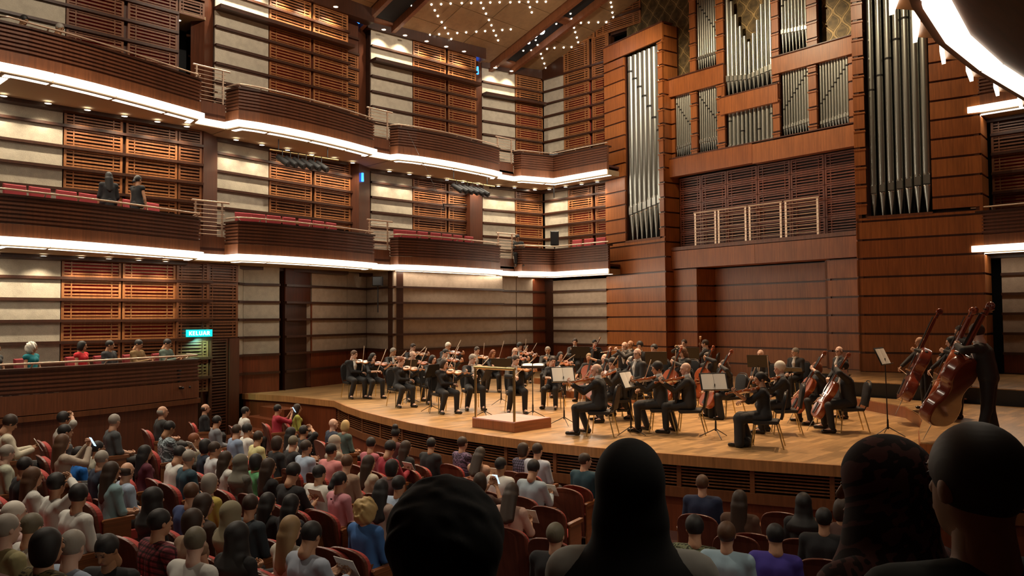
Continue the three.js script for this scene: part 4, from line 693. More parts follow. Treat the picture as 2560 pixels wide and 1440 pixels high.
function makePerson(label, group, p, turn, G, o) {
  const t = thing('person', label, 'person', p, turn, group); if (o.s) t.scale.setScalar(o.s);
  mesh('body', G.body, SK[o.skin ?? 0], t);
  mesh(o.topName ?? 'shirt', G.top, o.top, t);
  if (o.legs !== false) { mesh(o.skirt ? 'skirt' : 'trousers', G.bottom, o.bottom ?? blackCloth, t); if (!o.skirt || o.shoes) G.shoe.forEach((g) => mesh('shoe', g, shoeMat, t)); }
  const put = (n, g, m) => { const x = mesh(n, g, m, t); x.position.copy(G.J.head); x.quaternion.copy(G.J.headQ); return x; };
  if (o.hair) put(o.hair === 'hijab' ? 'headscarf' : 'hair', hairGeo(o.hair, o.hairCell ?? 0.009), o.hairM ?? hm(o.hc ?? 'k'));
  if (o.face !== false) { put('eyes', eyesGeo, eyeMat); put('mouth', mouthGeo, lipMat); }
  if (o.glasses) put('glasses', glassesGeo, glassMat);
  if (o.formal && G.front) { const f = mesh('dress_shirt', G.front, shirtWhite, t); mesh('bow_tie', G.tie, M.paper, f); G.cuff.forEach((g) => mesh('cuff', g, shirtWhite, t)); }
  return t;
}
// ---------- instruments and furniture ----------
const basis = (o, y, z) => { const Y = y.clone().normalize(), Z = z.clone().addScaledVector(Y, -z.dot(Y)).normalize(); return new THREE.Matrix4().makeBasis(Y.clone().cross(Z), Y, Z).setPosition(o); };
function stringed(k, rib, mat, kind) { // k = body length; origin at the tail end, y towards the scroll, z out of the belly
  return once('str' + kind, () => {
    const half = [[0, 0], [0.16, 0.012], [0.26, 0.07], [0.295, 0.17], [0.27, 0.3], [0.19, 0.4], [0.155, 0.5], [0.175, 0.6], [0.23, 0.68], [0.24, 0.8], [0.2, 0.92], [0.1, 0.985], [0, 1]], slope = kind === 'bass' ? (y) => y > 0.82 ? 1 - (y - 0.82) * 1.1 : 1 : () => 1;
    const pts = [...half.map(([x, y]) => new THREE.Vector2(x * k * slope(y), y * k)), ...half.slice(1, -1).reverse().map(([x, y]) => new THREE.Vector2(-x * k * slope(y), y * k))];
    const sh = new THREE.Shape(); sh.moveTo(pts[0].x, pts[0].y); sh.splineThru([...pts.slice(1), pts[0]]);
    const bev = rib * 0.22, body = new THREE.ExtrudeGeometry(sh, { depth: rib - 2 * bev, bevelEnabled: true, bevelThickness: bev, bevelSize: bev * 0.7, bevelSegments: 3, curveSegments: 20, steps: 1 }); body.translate(0, 0, -rib + bev);
    const nl = k * (kind === 'violin' ? 0.4 : 0.62), w = k * 0.034, z0 = k * 0.04;
    const neck = rbox(w * 1.6, nl, w * 1.3, w * 0.3, 0, k + nl / 2 - k * 0.01, -w * 0.2), board = rbox(w * 2, nl * 1.55, w * 0.4, w * 0.1, 0, k + nl - nl * 0.78, z0);
    const sc = []; for (let i = 0; i <= 26; i++) { const a = i / 26 * Math.PI * 3.6, r = k * 0.05 * (1 - i / 34); sc.push([0, k + nl + k * 0.14 + Math.sin(a + 3.4) * r, -w * 0.8 + Math.cos(a + 3.4) * r]); }
    const scroll = merge(rbox(w * 1.7, k * 0.13, w * 1.5, w * 0.2, 0, k + nl + k * 0.055, -w * 0.4), tube(sc, k * 0.024, 6));
    const pegs = merge(...[0, 1, 2, 3].map((i) => rod([i % 2 ? -w * 2.6 : 0, k + nl + k * (0.02 + i * 0.028), -w * 0.4], [i % 2 ? 0 : w * 2.6, k + nl + k * (0.02 + i * 0.028), -w * 0.4], w * 0.22, w * 0.3, 5)));
    const bridge = rbox(k * 0.12, k * 0.012, k * 0.085, k * 0.003, 0, k * 0.54, k * 0.04), tail = rbox(k * 0.09, k * 0.3, k * 0.02, k * 0.004, 0, k * 0.2, k * 0.03);
    const strings = merge(...[-1.5, -0.5, 0.5, 1.5].map((s) => rod([s * k * 0.018, k * 0.3, k * 0.045], [s * k * 0.011, k + nl, z0 + w * 0.4], k * 0.0016, k * 0.0016, 4)), ...[-1, 1].map((s) => rod([s * k * 0.1, k * 0.44, k * 0.004], [s * k * 0.075, k * 0.62, k * 0.004], k * 0.006, k * 0.006, 5)));
    return { body, neck, board, scroll, pegs, bridge, tail, strings, nl };
  });
}
function placeStringed(kind, name, label, cat, M4, mat, group) {
  const k = { violin: 0.356, viola: 0.41, cello: 0.76, bass: 1.12 }[kind], g = stringed(k, k * ({ violin: 0.1, viola: 0.1, cello: 0.16, bass: 0.19 }[kind]), mat, kind === 'viola' ? 'violin' : kind);
  const t = thing(name, label, cat, [0, 0, 0], 0, group); t.applyMatrix4(M4);
  if (kind === 'viola') t.scale.multiplyScalar(1.14);
  mesh('body', g.body, mat, t); mesh('neck', g.neck, mat, t); mesh('fingerboard', g.board, M.ebony, t); mesh('scroll', g.scroll, mat, t); mesh('tuning_peg', g.pegs, M.ebony, t); mesh('bridge', g.bridge, M.bow, t); mesh('tailpiece', g.tail, M.ebony, t); mesh('string', g.strings, M.ebony, t, 'stuff');
  if (k > 0.5) mesh('endpin', rod([0, 0.01, -k * 0.08], [0, -0.34, -k * 0.08], 0.008, 0.005), M.steel, t);
  return t;
}
function placeBow(label, from, dir, group, L = 0.74) {
  const t = thing('bow', label, 'bow', [0, 0, 0], 0, group); t.applyMatrix4(basis(from, dir, V(0.3, 0.2, 1)));
  const g = once('bow' + L, () => ({ stick: tube([[0, -0.06, 0.014], [0, L * 0.3, 0.006], [0, L * 0.65, 0.006], [0, L, 0.018]], 0.0052, 6), frog: rbox(0.012, 0.045, 0.024, 0.003, 0, 0.0, 0.006), hair: rbox(0.009, L, 0.002, 0.0005, 0, L / 2, -0.004), tip: rbox(0.007, 0.02, 0.022, 0.002, 0, L, 0.006) }));
  mesh('stick', g.stick, M.bow, t); mesh('frog', g.frog, M.ebony, t); mesh('bow_hair', g.hair, M.hairWhite, t); mesh('tip', g.tip, M.paper, t); return t;
}
function orchestraChair(label, p, turn, group) {
  const t = thing('orchestra_chair', label, 'chair', p, turn, group);
  const g = once('ochair', () => {
    const leg = (x, z, dx, dz) => rod([x, 0.42, z], [x + dx, 0, z + dz], 0.013, 0.011, 8);
    const bk = (() => { const s = new THREE.Shape(); s.moveTo(-0.2, 0); s.lineTo(0.2, 0); s.lineTo(0.21, 0.3); s.quadraticCurveTo(0.2, 0.42, 0.1, 0.43); s.lineTo(-0.1, 0.43); s.quadraticCurveTo(-0.2, 0.42, -0.21, 0.3); s.closePath(); const e = new THREE.ExtrudeGeometry(s, { depth: 0.02, bevelEnabled: true, bevelThickness: 0.012, bevelSize: 0.012, bevelSegments: 2 }); e.rotateX(-0.16); e.translate(0, 0.5, -0.27); return e; })();
    return { seat: rbox(0.45, 0.055, 0.42, 0.018, 0, 0.435, 0), back: bk, frame: merge(tube([[-0.2, 0.42, -0.2], [-0.225, 0.62, -0.29], [-0.22, 0.84, -0.335], [-0.13, 0.955, -0.352], [0.13, 0.955, -0.352], [0.22, 0.84, -0.335], [0.225, 0.62, -0.29], [0.2, 0.42, -0.2]], 0.011, 6), rod([-0.2, 0.4, 0.18], [-0.2, 0.42, -0.2], 0.011), rod([0.2, 0.4, 0.18], [0.2, 0.42, -0.2], 0.011), rod([-0.2, 0.4, 0.18], [0.2, 0.4, 0.18], 0.011)), legs: [leg(-0.2, 0.18, -0.03, 0.05), leg(0.2, 0.18, 0.03, 0.05), leg(-0.2, -0.18, -0.03, -0.11), leg(0.2, -0.18, 0.03, -0.11)] };
  });
  mesh('seat', g.seat, M.black, t); mesh('backrest', g.back, M.black, t); mesh('frame', g.frame, M.iron, t); for (const l of g.legs) mesh('leg', l, M.brass, t); return t;
}
function musicStand(label, sheetLabel, p, turn, h = 0.98, o = {}) {
  const t = thing('music_stand', label, 'music stand', p, turn, o.group), g = once('mstand', () => { const d = rbox(0.52, 0.34, 0.008, 0.003, 0, 0.17, 0), l = rbox(0.52, 0.012, 0.06, 0.004, 0, 0.0, 0.025); return { d, l, legs: [0, 2.09, 4.19].map((a) => rod([0, 0.16, 0], [Math.sin(a) * 0.3, 0.008, Math.cos(a) * 0.3], 0.009, 0.007, 6)), hub: rod([0, 0.12, 0], [0, 0.3, 0], 0.02, 0.016) }; });
  const d = mesh('desk', g.d, M.black, t); d.position.set(0, h - 0.12, 0); d.rotation.x = o.tilt ?? -0.42; mesh('lip', g.l, M.black, d);
  mesh('pole', rod([0, 0.14, 0], [0, h, -0.02], 0.012, 0.009), M.iron, t); mesh('hub', g.hub, M.iron, t); for (const l of g.legs) mesh('leg', l, M.iron, t);
  if (sheetLabel) {
    const s = thing('sheet_music', sheetLabel, 'sheet music', [0, 0, 0], 0, o.sheetGroup), F = { pt: (u, hh, n) => [u, hh, n] }; t.updateMatrixWorld(true); d.updateMatrixWorld(true); s.applyMatrix4(d.matrixWorld);
    for (const q of [-1, 1]) { const b = new MB(), x0 = q < 0 ? -0.23 : 0.003, x1 = q < 0 ? -0.003 : 0.23; for (let i = 0; i < 6; i++) { const a = lerp(x0, x1, i / 6), c = lerp(x0, x1, (i + 1) / 6), z = (x) => 0.012 + 0.012 * Math.sin(Math.abs(x) / 0.23 * 3.1); b.hex([[a, 0.008, z(a)], [c, 0.008, z(c)], [c, 0.31, z(c)], [a, 0.31, z(a)], [a, 0.008, z(a) + 0.002], [c, 0.008, z(c) + 0.002], [c, 0.31, z(c) + 0.002], [a, 0.31, z(a) + 0.002]]); } mesh('page', b.geo(), M.paper, s); }
  }
  return t;
}
// theatre seat: rounded wooden shell, red upholstery
function theatreSeat(label, p, turn, group) {
  const t = thing('theatre_chair', label, 'seat', p, turn, group);
  const g = once('tseat', () => {
    const s = new THREE.Shape(); s.moveTo(-0.24, 0.16); s.lineTo(0.24, 0.16); s.lineTo(0.262, 0.72); s.bezierCurveTo(0.25, 0.85, 0.14, 0.875, 0, 0.88); s.bezierCurveTo(-0.14, 0.875, -0.25, 0.85, -0.262, 0.72); s.closePath();
    const bend = (e, k) => { const a = e.attributes.position; for (let i = 0; i < a.count; i++) a.setZ(i, a.getZ(i) + a.getX(i) ** 2 * 0.7 * k - (a.getY(i) - 0.4) * 0.2); e.computeVertexNormals(); return e; };
    const shell = bend(new THREE.ExtrudeGeometry(s, { depth: 0.022, bevelEnabled: true, bevelThickness: 0.01, bevelSize: 0.008, bevelSegments: 2, curveSegments: 8 }), 1); shell.translate(0, 0, -0.27);
    const pad = bend(xf(new THREE.ExtrudeGeometry(s, { depth: 0.03, bevelEnabled: true, bevelThickness: 0.02, bevelSize: 0.004, bevelSegments: 2, curveSegments: 8 }), 0, 0.06, 0, 0, 0, 0, 0.9), 1); pad.translate(0, 0, -0.2);
    return { shell, pad, seat: rbox(0.48, 0.11, 0.46, 0.035, 0, 0.4, 0.06), under: rbox(0.46, 0.04, 0.42, 0.01, 0, 0.325, 0.05), arm: rbox(0.06, 0.05, 0.4, 0.015, 0, 0.63, 0.0), side: rbox(0.035, 0.6, 0.34, 0.008, 0, 0.31, -0.02) };
  });
  mesh('back_shell', g.shell, M.seatShell, t); mesh('back_pad', g.pad, M.seatRed, t); mesh('seat_cushion', g.seat, M.seatRed, t); mesh('seat_underside', g.under, M.seatShell, t);
  for (const s of [-1, 1]) { mesh('armrest', g.arm, M.armWood, t).position.x = s * 0.275; mesh('side_panel', g.side, M.armWood, t).position.x = s * 0.275; }
  return t;
}
function boxChair(label, p, turn, group) {
  const t = thing('box_chair', label, 'chair', p, turn, group), g = once('bchair', () => ({ back: xf(rbox(0.5, 0.52, 0.07, 0.03), 0, 0.68, -0.22, -0.12), seat: rbox(0.5, 0.1, 0.46, 0.03, 0, 0.41, 0.03), leg: rod([0, 0, 0], [0, 0.37, 0], 0.02) }));
  mesh('backrest', g.back, M.seatPad, t); mesh('seat', g.seat, M.seatPad, t); for (const [x, z] of [[-0.2, -0.16], [0.2, -0.16], [-0.2, 0.2], [0.2, 0.2]]) mesh('leg', g.leg, M.iron, t).position.set(x, 0, z); return t;
}
// ---------- orchestra ----------
const PODIUM = [-11.5, -11.65];
const bowVar = [[0.12, 0.95, 0.12, 0.34], [0.5, 0.72, -0.25, 0.32], [0.75, 0.45, -0.4, 0.4], [0.3, 0.9, -0.1, 0.2]];
const VT = V(0.055, 1.035, 0.115), VD = V(0.66, -0.1, 0.74).normalize(), VN = V(-0.32, 0.92, 0.16), CT = V(0.0, 0.3, 0.66), CD = V(0.11, 1.02, -0.56).normalize(), CN = V(0.08, 0.45, 0.9);
function playing(type, v, fem, skirt) {
  const key = [type, v, fem, skirt].join(), fm = { fem, formal: !fem, skirt, sleeve: fem ? (v % 2 ? 'half' : 'long') : 'long' };
  if (type === 'violin' || type === 'viola') {
    const b = bowVar[v % 4], vn2 = VN.clone().addScaledVector(VD, -VN.dot(VD)).normalize(), c = VT.clone().addScaledVector(VD, 0.19).addScaledVector(vn2, 0.035), d = V(b[0], b[1], b[2]); d.addScaledVector(VD, -d.dot(VD)).normalize();
    const h = c.clone().addScaledVector(d, -b[3]), l = VT.clone().addScaledVector(VD, 0.44).addScaledVector(vn2, -0.05);
    return { G: poseGeo(key, { ...fm, yaw: 0.5, pitch: 0.16, roll: -0.16, lean: 0.06, handL: l.toArray(), poleL: [-0.2, -1, 0.1], palmL: [-0.3, 0.7, -0.5], handR: h.toArray(), poleR: [-1, -0.5, -0.2], palmR: [0.2, -1, 0.1], spread: 0.15, footR: [-0.2, 0.085, 0.3] }), bow: [h, d] };
  }
  if (type === 'cello') {
    const n = CN.clone().addScaledVector(CD, -CN.dot(CD)).normalize(), c = CT.clone().addScaledVector(CD, 0.3).addScaledVector(n, 0.07), d = V(0.97, 0.12 + 0.1 * (v % 3), 0.1).normalize(), h = c.clone().addScaledVector(d, -0.3 - 0.1 * (v % 3)), l = CT.clone().addScaledVector(CD, 0.98).addScaledVector(n, 0.05);
    return { G: poseGeo(key, { ...fm, yaw: -0.1, pitch: 0.12, lean: 0.12, handL: l.toArray(), poleL: [1, -0.3, 0], palmL: [-0.6, 0.1, -0.8], handR: h.toArray(), poleR: [-1, -0.4, 0], palmR: [0.1, -1, -0.2], kneeL: [0.26, 0.5, 0.42], kneeR: [-0.26, 0.5, 0.42], footL: [0.3, 0.085, 0.38], footR: [-0.3, 0.085, 0.38] }), bow: [h, d] };
  }
  if (type === 'flute') return { G: poseGeo(key, { ...fm, yaw: -0.15, pitch: 0.05, roll: -0.1, handR: [-0.36, 1.05, 0.2], handL: [-0.1, 1.08, 0.26], poleL: [0.8, -0.7, 0], poleR: [-1, -0.8, 0], palmR: [0, 0.6, -0.6], palmL: [0, 0.2, -1] }) };
  if (type === 'reed') return { G: poseGeo(key, { ...fm, pitch: 0.08, lean: 0.03, handL: [0.03, 0.96, 0.3], handR: [-0.02, 0.82, 0.4], poleL: [1, -0.8, 0], poleR: [-1, -0.8, 0], palmL: [-0.8, 0, -0.4], palmR: [0.8, 0, -0.4] }) };
  if (type === 'trumpet') return { G: poseGeo(key, { ...fm, handL: [0.02, 1.1, 0.3], handR: [-0.03, 1.1, 0.34], poleL: [1, -0.6, 0], poleR: [-1, -0.6, 0], palmL: [-1, 0, 0], palmR: [1, 0, 0] }) };
  if (type === 'bassoon') return { G: poseGeo(key, { ...fm, yaw: 0.5 - v * 0.6, pitch: 0.08, handL: [0.12, 0.95, 0.26], handR: [-0.14, 0.72, 0.24], poleL: [1, -0.8, 0], palmL: [-0.8, 0.2, -0.4], palmR: [0.8, 0.2, -0.3] }) };
  if (type === 'bass') return { G: poseGeo(key, { ...fm, sit: false, yaw: -0.15, pitch: 0.22, lean: 0.18, handL: [0.2, 1.42, 0.36], poleL: [1, -0.2, 0], palmL: [-0.5, 0, -0.8], handR: [-0.24, 0.98, 0.5], poleR: [-1, -0.3, -0.2], palmR: [0.2, -1, 0], footL: [0.2, 0.085, 0.1], footR: [-0.2, 0.085, -0.05] }) };
  if (type === 'stand') return { G: poseGeo(key, { ...fm, sit: false, yaw: 0.35, pitch: 0.12, handL: [0.14, 0.98, 0.22], handR: [-0.14, 0.98, 0.22] }) };
  return { G: poseGeo('rest' + key, { ...fm, yaw: [0.1, -0.35, 0.4][v % 3], pitch: 0.1, handL: [0.1, 0.64, 0.26], handR: [-0.1, 0.64, 0.26], palmL: [-0.2, -1, 0], palmR: [0.2, -1, 0] }) };
}
const formalMat = [blackCloth, std([0.018, 0.018, 0.021], 0.8), std([0.022, 0.02, 0.02], 0.7)];
let mi = 0;
function musician(x, z, base, type, sex, hair, hc, v, who, o = {}) {
  const turn = (o.turn ?? Math.atan2(PODIUM[0] - x, PODIUM[1] - z)) + (o.dt ?? 0), fem = sex === 'f', skirt = fem && !!o.skirt, { G, bow } = playing(type, v, fem, skirt);
  const t = makePerson(who, 'orchestra musicians', [x, base, z], turn, G, { skin: o.skin ?? (mi % 5 === 2 ? 1 : 4), top: formalMat[mi++ % 3], topName: fem ? 'blouse' : 'tailcoat', skirt, shoes: true, hair: hair === '-' ? null : hair, hc, glasses: o.glasses, formal: !fem, s: o.s ?? (fem ? 0.96 : 1.02) });
  t.userData.group = 'orchestra musicians'; t.updateMatrixWorld(true);
  const W = (p) => p.clone().applyMatrix4(t.matrixWorld), Wd = (d) => d.clone().transformDirection(t.matrixWorld), nm = who;
  const short = who.replace(/ (playing|holding).*$/, '').split(' ').slice(0, 11).join(' ');
  if (bow) {
    const cello = type === 'cello', m4 = cello ? basis(W(CT), Wd(CD), Wd(CN)) : basis(W(VT), Wd(VD), Wd(VN));
    placeStringed(type, type, `${type} of the ${short}`, type, m4, cello ? M.cello : type === 'viola' || v % 2 ? M.violin : M.violinPale);
    placeBow(`bow of the ${short}`, W(bow[0]), Wd(bow[1]), undefined, cello ? 0.7 : 0.74);
  }
  const rodThing = (name, geos) => { const i = thing(name, `${name} of the ${short}`, name); i.applyMatrix4(t.matrixWorld); for (const [n, g, m] of geos) mesh(n, g, m, i); return i; };
  if (type === 'flute') rodThing('flute', [['tube', rod([0.05, 1.125, 0.165], [-0.62, 1.03, 0.2], 0.01, 0.01), M.silver], ['lip_plate', xf(new THREE.SphereGeometry(0.016, 8, 6), 0.0, 1.12, 0.17), M.silver], ['keys', merge(...[0.2, 0.28, 0.36, 0.44, 0.5].map((u) => xf(new THREE.CylinderGeometry(0.009, 0.009, 0.008, 8), 0.02 - u, 1.13 - u * 0.13, 0.18))), M.silver]]);
  if (type === 'reed') rodThing('clarinet', [['tube', rod([0, 1.12, 0.15], [0.0, 0.68, 0.46], 0.012, 0.016), M.ebony], ['bell', rod([0, 0.68, 0.46], [0, 0.61, 0.51], 0.017, 0.036), M.ebony], ['keys', merge(...[0.2, 0.35, 0.5, 0.65].map((u) => xf(new THREE.SphereGeometry(0.012, 6, 5), 0, lerp(1.12, 0.68, u), lerp(0.15, 0.46, u) + 0.018))), M.silver]]);
  if (type === 'trumpet') rodThing('trumpet', [['tube', merge(rod([0, 1.13, 0.15], [0, 1.11, 0.5], 0.007, 0.007), rod([0, 1.05, 0.26], [0, 1.05, 0.46], 0.007), rod([0, 1.11, 0.5], [0, 1.05, 0.5], 0.007)), M.silver], ['valve', merge(...[0.3, 0.335, 0.37].map((z2) => rod([0, 1.02, z2], [0, 1.16, z2], 0.01))), M.silver], ['bell', new THREE.LatheGeometry([[0.007, 0], [0.012, 0.06], [0.025, 0.1], [0.06, 0.13]].map((q) => new THREE.Vector2(...q)), 16).rotateX(Math.PI / 2).translate(0, 1.11, 0.48), M.silver]]);
  if (type === 'bassoon') rodThing('bassoon', [['tube', rod([-0.24, 0.45, 0.22], [0.2, 1.36, 0.12], 0.026, 0.02), M.bass], ['bell', rod([0.19, 1.34, 0.122], [0.225, 1.41, 0.115], 0.03, 0.032), M.bow], ['crook', tube([[0.12, 1.18, 0.13], [0.08, 1.24, 0.16], [0.02, 1.17, 0.2], [0, 1.13, 0.15]], 0.006), M.silver]]);
  if (type === 'bass') { const bT = V(0.16, 0.32, 0.78), bD = V(0.02, 1.5, -0.75).normalize(), bN = V(-0.35, 0.4, 0.85); placeStringed('bass', 'double_bass', `double bass of the ${short}`, 'double bass', basis(W(bT), Wd(bD), Wd(bN)), o.dark === false ? M.cello : M.bass); placeBow(`bow of the ${short}`, W(V(-0.24, 0.96, 0.52)), Wd(V(0.9, -0.12, 0.25)), undefined, 0.62); }
  else if (type !== 'stand') orchestraChair(`black chair under the ${short}`, [x - Math.sin(turn) * 0.02, base, z - Math.cos(turn) * 0.02], turn);
  return t;
}
// ---------- the players, placed row by row on the stage ----------
musician(-19.16, -13.00, 0, 'violin', 'm', 'short', 'b', 0, "brown-haired violinist seated farthest left on the stage");
musician(-18.77, -13.37, 0, 'violin', 'f', 'long', 'k', 1, "violinist with long straight black hair beside the farthest left violinist");
musician(-19.78, -14.85, 0, 'violin', 'm', 'short', 'g', 2, "grey-haired violinist in white tie behind the long-haired violinist");
musician(-16.37, -12.52, 0, 'violin', 'f', 'bun', 'r', 0, "violinist with reddish-brown hair tied up, seated near the stage edge");
musician(-20.01, -15.80, 0.1, 'violin', 'm', 'short', 'd', 2, "dark-haired violinist in glasses in the rear row, left of the white-haired man", { glasses: true });
musician(-17.36, -13.68, 0, 'violin', 'm', 'bald', 'd', 1, "balding violinist directly in front of the rear violinist in glasses");
musician(-16.32, -13.53, 0, 'violin', 'f', 'bob', 'k', 2, "violinist with a dark fringe seated between two foremost women");
musician(-18.75, -16.18, 0.15, 'violin', 'm', 'short', 'w', 1, "white-haired violinist at the back of the left strings");
musician(-17.76, -15.22, 0, 'violin', 'm', 'short', 'k', 1, "dark-haired violinist in glasses right before the white-haired violinist", { glasses: true });
musician(-14.50, -12.36, 0, 'violin', 'f', 'bob', 'd', 0, "front violinist with short dark hair and half sleeves, nearest the podium's left");
musician(-14.55, -13.34, 0, 'violin', 'm', 'short', 'g', 2, "grey-haired leading violinist seen through the podium rail");
musician(-18.26, -16.94, 0, 'violin', 'm', 'short', 'd', 0, "dark-haired violinist mostly hidden behind the leading violinist");
musician(-17.59, -16.99, 0, 'violin', 'f', 'long', 'r', 3, "violinist with auburn fringe behind the left podium rail");
musician(-13.28, -13.57, 0, 'violin', 'm', 'short', 'd', 2, "dark-haired violinist facing outward behind the right podium post", { turn: 0.9 });
musician(-16.84, -17.19, 0, 'violin', 'm', 'bald', 'g', 1, "balding violinist in glasses behind the man facing outward", { glasses: true });
musician(-17.59, -18.16, 0.1, 'viola', 'm', 'thick', 'k', 0, "violist with thick black hair hidden in the rear row behind the podium");
musician(-19.16, -20.09, 0, 'viola', 'f', 'bun', 'd', 1, "violist with dark hair tied back beside the thick-haired violist");
musician(-16.41, -18.18, 0, 'reed', 'm', 'short', 'g', 0, "silver-haired clarinettist seated above the conductor's score");
musician(-13.22, -14.84, 0, 'viola', 'f', 'short', 'd', 1, "violist with short dark hair right of the conductor's stand");
musician(-14.87, -17.01, 0, 'viola', 'f', 'long', 'k', 2, "smiling violist with long dark hair behind the short-haired violist");
musician(-16.88, -20.03, 0.2, 'reed', 'm', 'short', 'd', 0, "woodwind player on the riser above a dark music stand");
musician(-17.24, -21.49, 0.2, 'bassoon', 'f', 'short', 'k', 0, "woodwind player on the riser half hidden by a held bassoon");
musician(-13.63, -16.78, 0, 'cello', 'f', 'short', 'l', 1, "fair-haired woman with bow raised behind the large white score");
musician(-12.00, -15.42, 0, 'cello', 'm', 'bald', 'd', 0, "bald cellist behind the bald front violist");
musician(-9.46, -11.93, 0, 'viola', 'm', 'bald', 'g', 2, "bald front violist seen from behind, leaning over a white score", { dt: 0.3, skin: 4 });
musician(-10.51, -13.79, 0, 'viola', 'm', 'thick', 'k', 1, "violist in glasses with an orange viola beside the bald front violist", { glasses: true });
musician(-13.32, -17.92, 0.2, 'flute', 'm', 'bald', 'd', 0, "bald flautist with flute pointing left");
musician(-13.96, -19.07, 0.2, 'rest', 'm', 'bald', 'd', 1, "bald man partly hidden behind the flautist");
musician(-12.96, -18.14, 0.2, 'rest', 'm', 'thick', 'k', 0, "dark-haired wind player right of the flautist");
musician(-10.28, -14.32, 0.2, 'rest', 'm', 'bald', 'd', 2, "balding man in glasses in front of the dark-haired wind player", { glasses: true });
musician(-10.63, -14.67, 0, 'cello', 'm', 'short', 'g', 0, "grey-bearded cellist above the small white score");
musician(-11.51, -16.72, 0.2, 'rest', 'm', 'short', 'k', 0, "dark-bearded man in white tie facing the audience at the back");
musician(-8.83, -13.02, 0, 'viola', 'm', 'thick', 'k', 1, "black-haired front violist seen from behind with dark viola");
musician(-13.23, -20.77, 0.2, 'trumpet', 'm', 'short', 'd', 0, "brass player with a bright bell at his mouth");
musician(-12.50, -20.78, 0.2, 'bassoon', 'm', 'short', 'd', 1, "rear player in profile looking left with instrument over his shoulder", { turn: -1.2 });
musician(-10.83, -16.96, 0.2, 'rest', 'f', 'long', 'b', 1, "brown-haired woman looking down behind a pale music stand");
musician(-10.80, -16.62, 0, 'cello', 'f', 'bob', 'd', 2, "cellist with dark bob looking down at her strings");
musician(-10.43, -17.52, 0, 'cello', 'm', 'short', 'd', 1, "dark-haired cellist below the rear player in profile");
musician(-8.34, -13.24, 0, 'viola', 'm', '-', 'd', 3, "bald violist with bowed head beside the black-haired violist");
musician(-9.02, -15.89, 0, 'cello', 'f', 'long', 'b', 0, "cellist with long brown hair and pale profile", { skirt: true });
musician(-10.14, -19.58, 0, 'rest', 'm', '-', 'd', 0, "bald man in white tie sitting alone before the wooden platform");
musician(-9.95, -21.20, 0, 'rest', 'm', 'short', 'g', 1, "grey-haired man in white tie behind a low stand");
musician(-6.53, -12.69, 0, 'viola', 'f', 'pony', 'k', 1, "violist with black ponytail and long skirt at the stage front", { skirt: true, dt: 0.2 });
musician(-7.02, -14.41, 0, 'viola', 'm', 'thick', 'w', 0, "white-haired violist behind the woman in the long skirt");
musician(-7.10, -16.28, 0, 'cello', 'f', 'bob', 'r', 1, "red-haired cellist beside the front black-haired cellist");
musician(-6.22, -15.46, 0, 'cello', 'm', 'thick', 'k', 1, "black-haired cellist at the right end of the front strings");
musician(-7.12, -17.29, 0, 'stand', 'm', 'bald', 'd', 0, 'balding man in glasses standing behind the front cellists', { turn: -0.6, glasses: true, s: 0.9 });
musician(-5.57, -17.84, 0.25, 'bass', 'm', '-', 'd', 0, 'bald double bassist with leaning bass behind a tall music stand', { turn: -0.75, s: 0.88 });
musician(-4.69, -16.88, 0.25, 'bass', 'f', 'bob', 'k', 0, 'double bassist with dark hair half hidden behind the foremost bassist', { turn: -0.9, s: 0.9, dark: false });
musician(-5.45, -20.21, 0.25, 'bass', 'm', 'short', 'd', 1, 'double bassist farthest back of the four, head just showing', { turn: -0.8, s: 1.0 });
musician(-3.42, -13.78, 0.25, 'bass', 'm', 'thick', 'd', 0, 'foremost double bassist seen from behind, broad black tailcoat', { turn: -1.5, s: 1.05 });
musicStand('music stand at the stage front holding a large white score', 'large white open score facing the bald front violist', [-10.93, 0, -12.59], 1.00, 1, {  });
musicStand('music stand between the bald and black-haired front violists', 'white score in front of the black-haired front violist', [-9.06, 0, -12.35], 1.75, 1, {  });
musicStand('music stand before the woman in the long skirt', 'bright white score in front of the violist with ponytail', [-7.70, 0, -13.09], 0.87, 0.98, {  });
musicStand('tall dark music stand below the woodwind player on the riser', null, [-14.45, 0, -17.37], -2.42, 1.22, {  });
musicStand('dark music stand below the dark-bearded man', null, [-11.04, 0, -16.10], -2.59, 1.2, {  });
musicStand('pale grey music stand beside the brown-haired woman', null, [-11.89, 0.2, -18.91], -2.54, 1, {  });
musicStand('black music stand before the bald man sitting alone', null, [-9.84, 0, -18.83], -2.77, 1.05, {  });
musicStand('low flat stand before the grey-haired man', 'white sheets spread flat before the grey-haired man', [-8.93, 0, -18.75], -2.75, 0.98, { tilt: -1.25 });
musicStand('tall black music stand before the double basses', 'white score on the tall stand before the basses', [-5.49, 0, -15.39], 1.60, 1.42, {  });
musicStand('low dark music stand behind the left podium post', null, [-12.95, 0, -12.25], -1.11, 0.95, {  });
musicStand('music stand between the two foremost women violinists', null, [-14.75, 0, -12.20], -1.34, 0.95, {  });
musicStand('music stand beside the violinist with long straight black hair', null, [-16.90, 0, -13.20], -1.39, 0.95, {  });
musicStand('dark music stand behind the left podium post near the auburn violinist', null, [-14.69, 0, -14.47], -2.26, 1, {  });
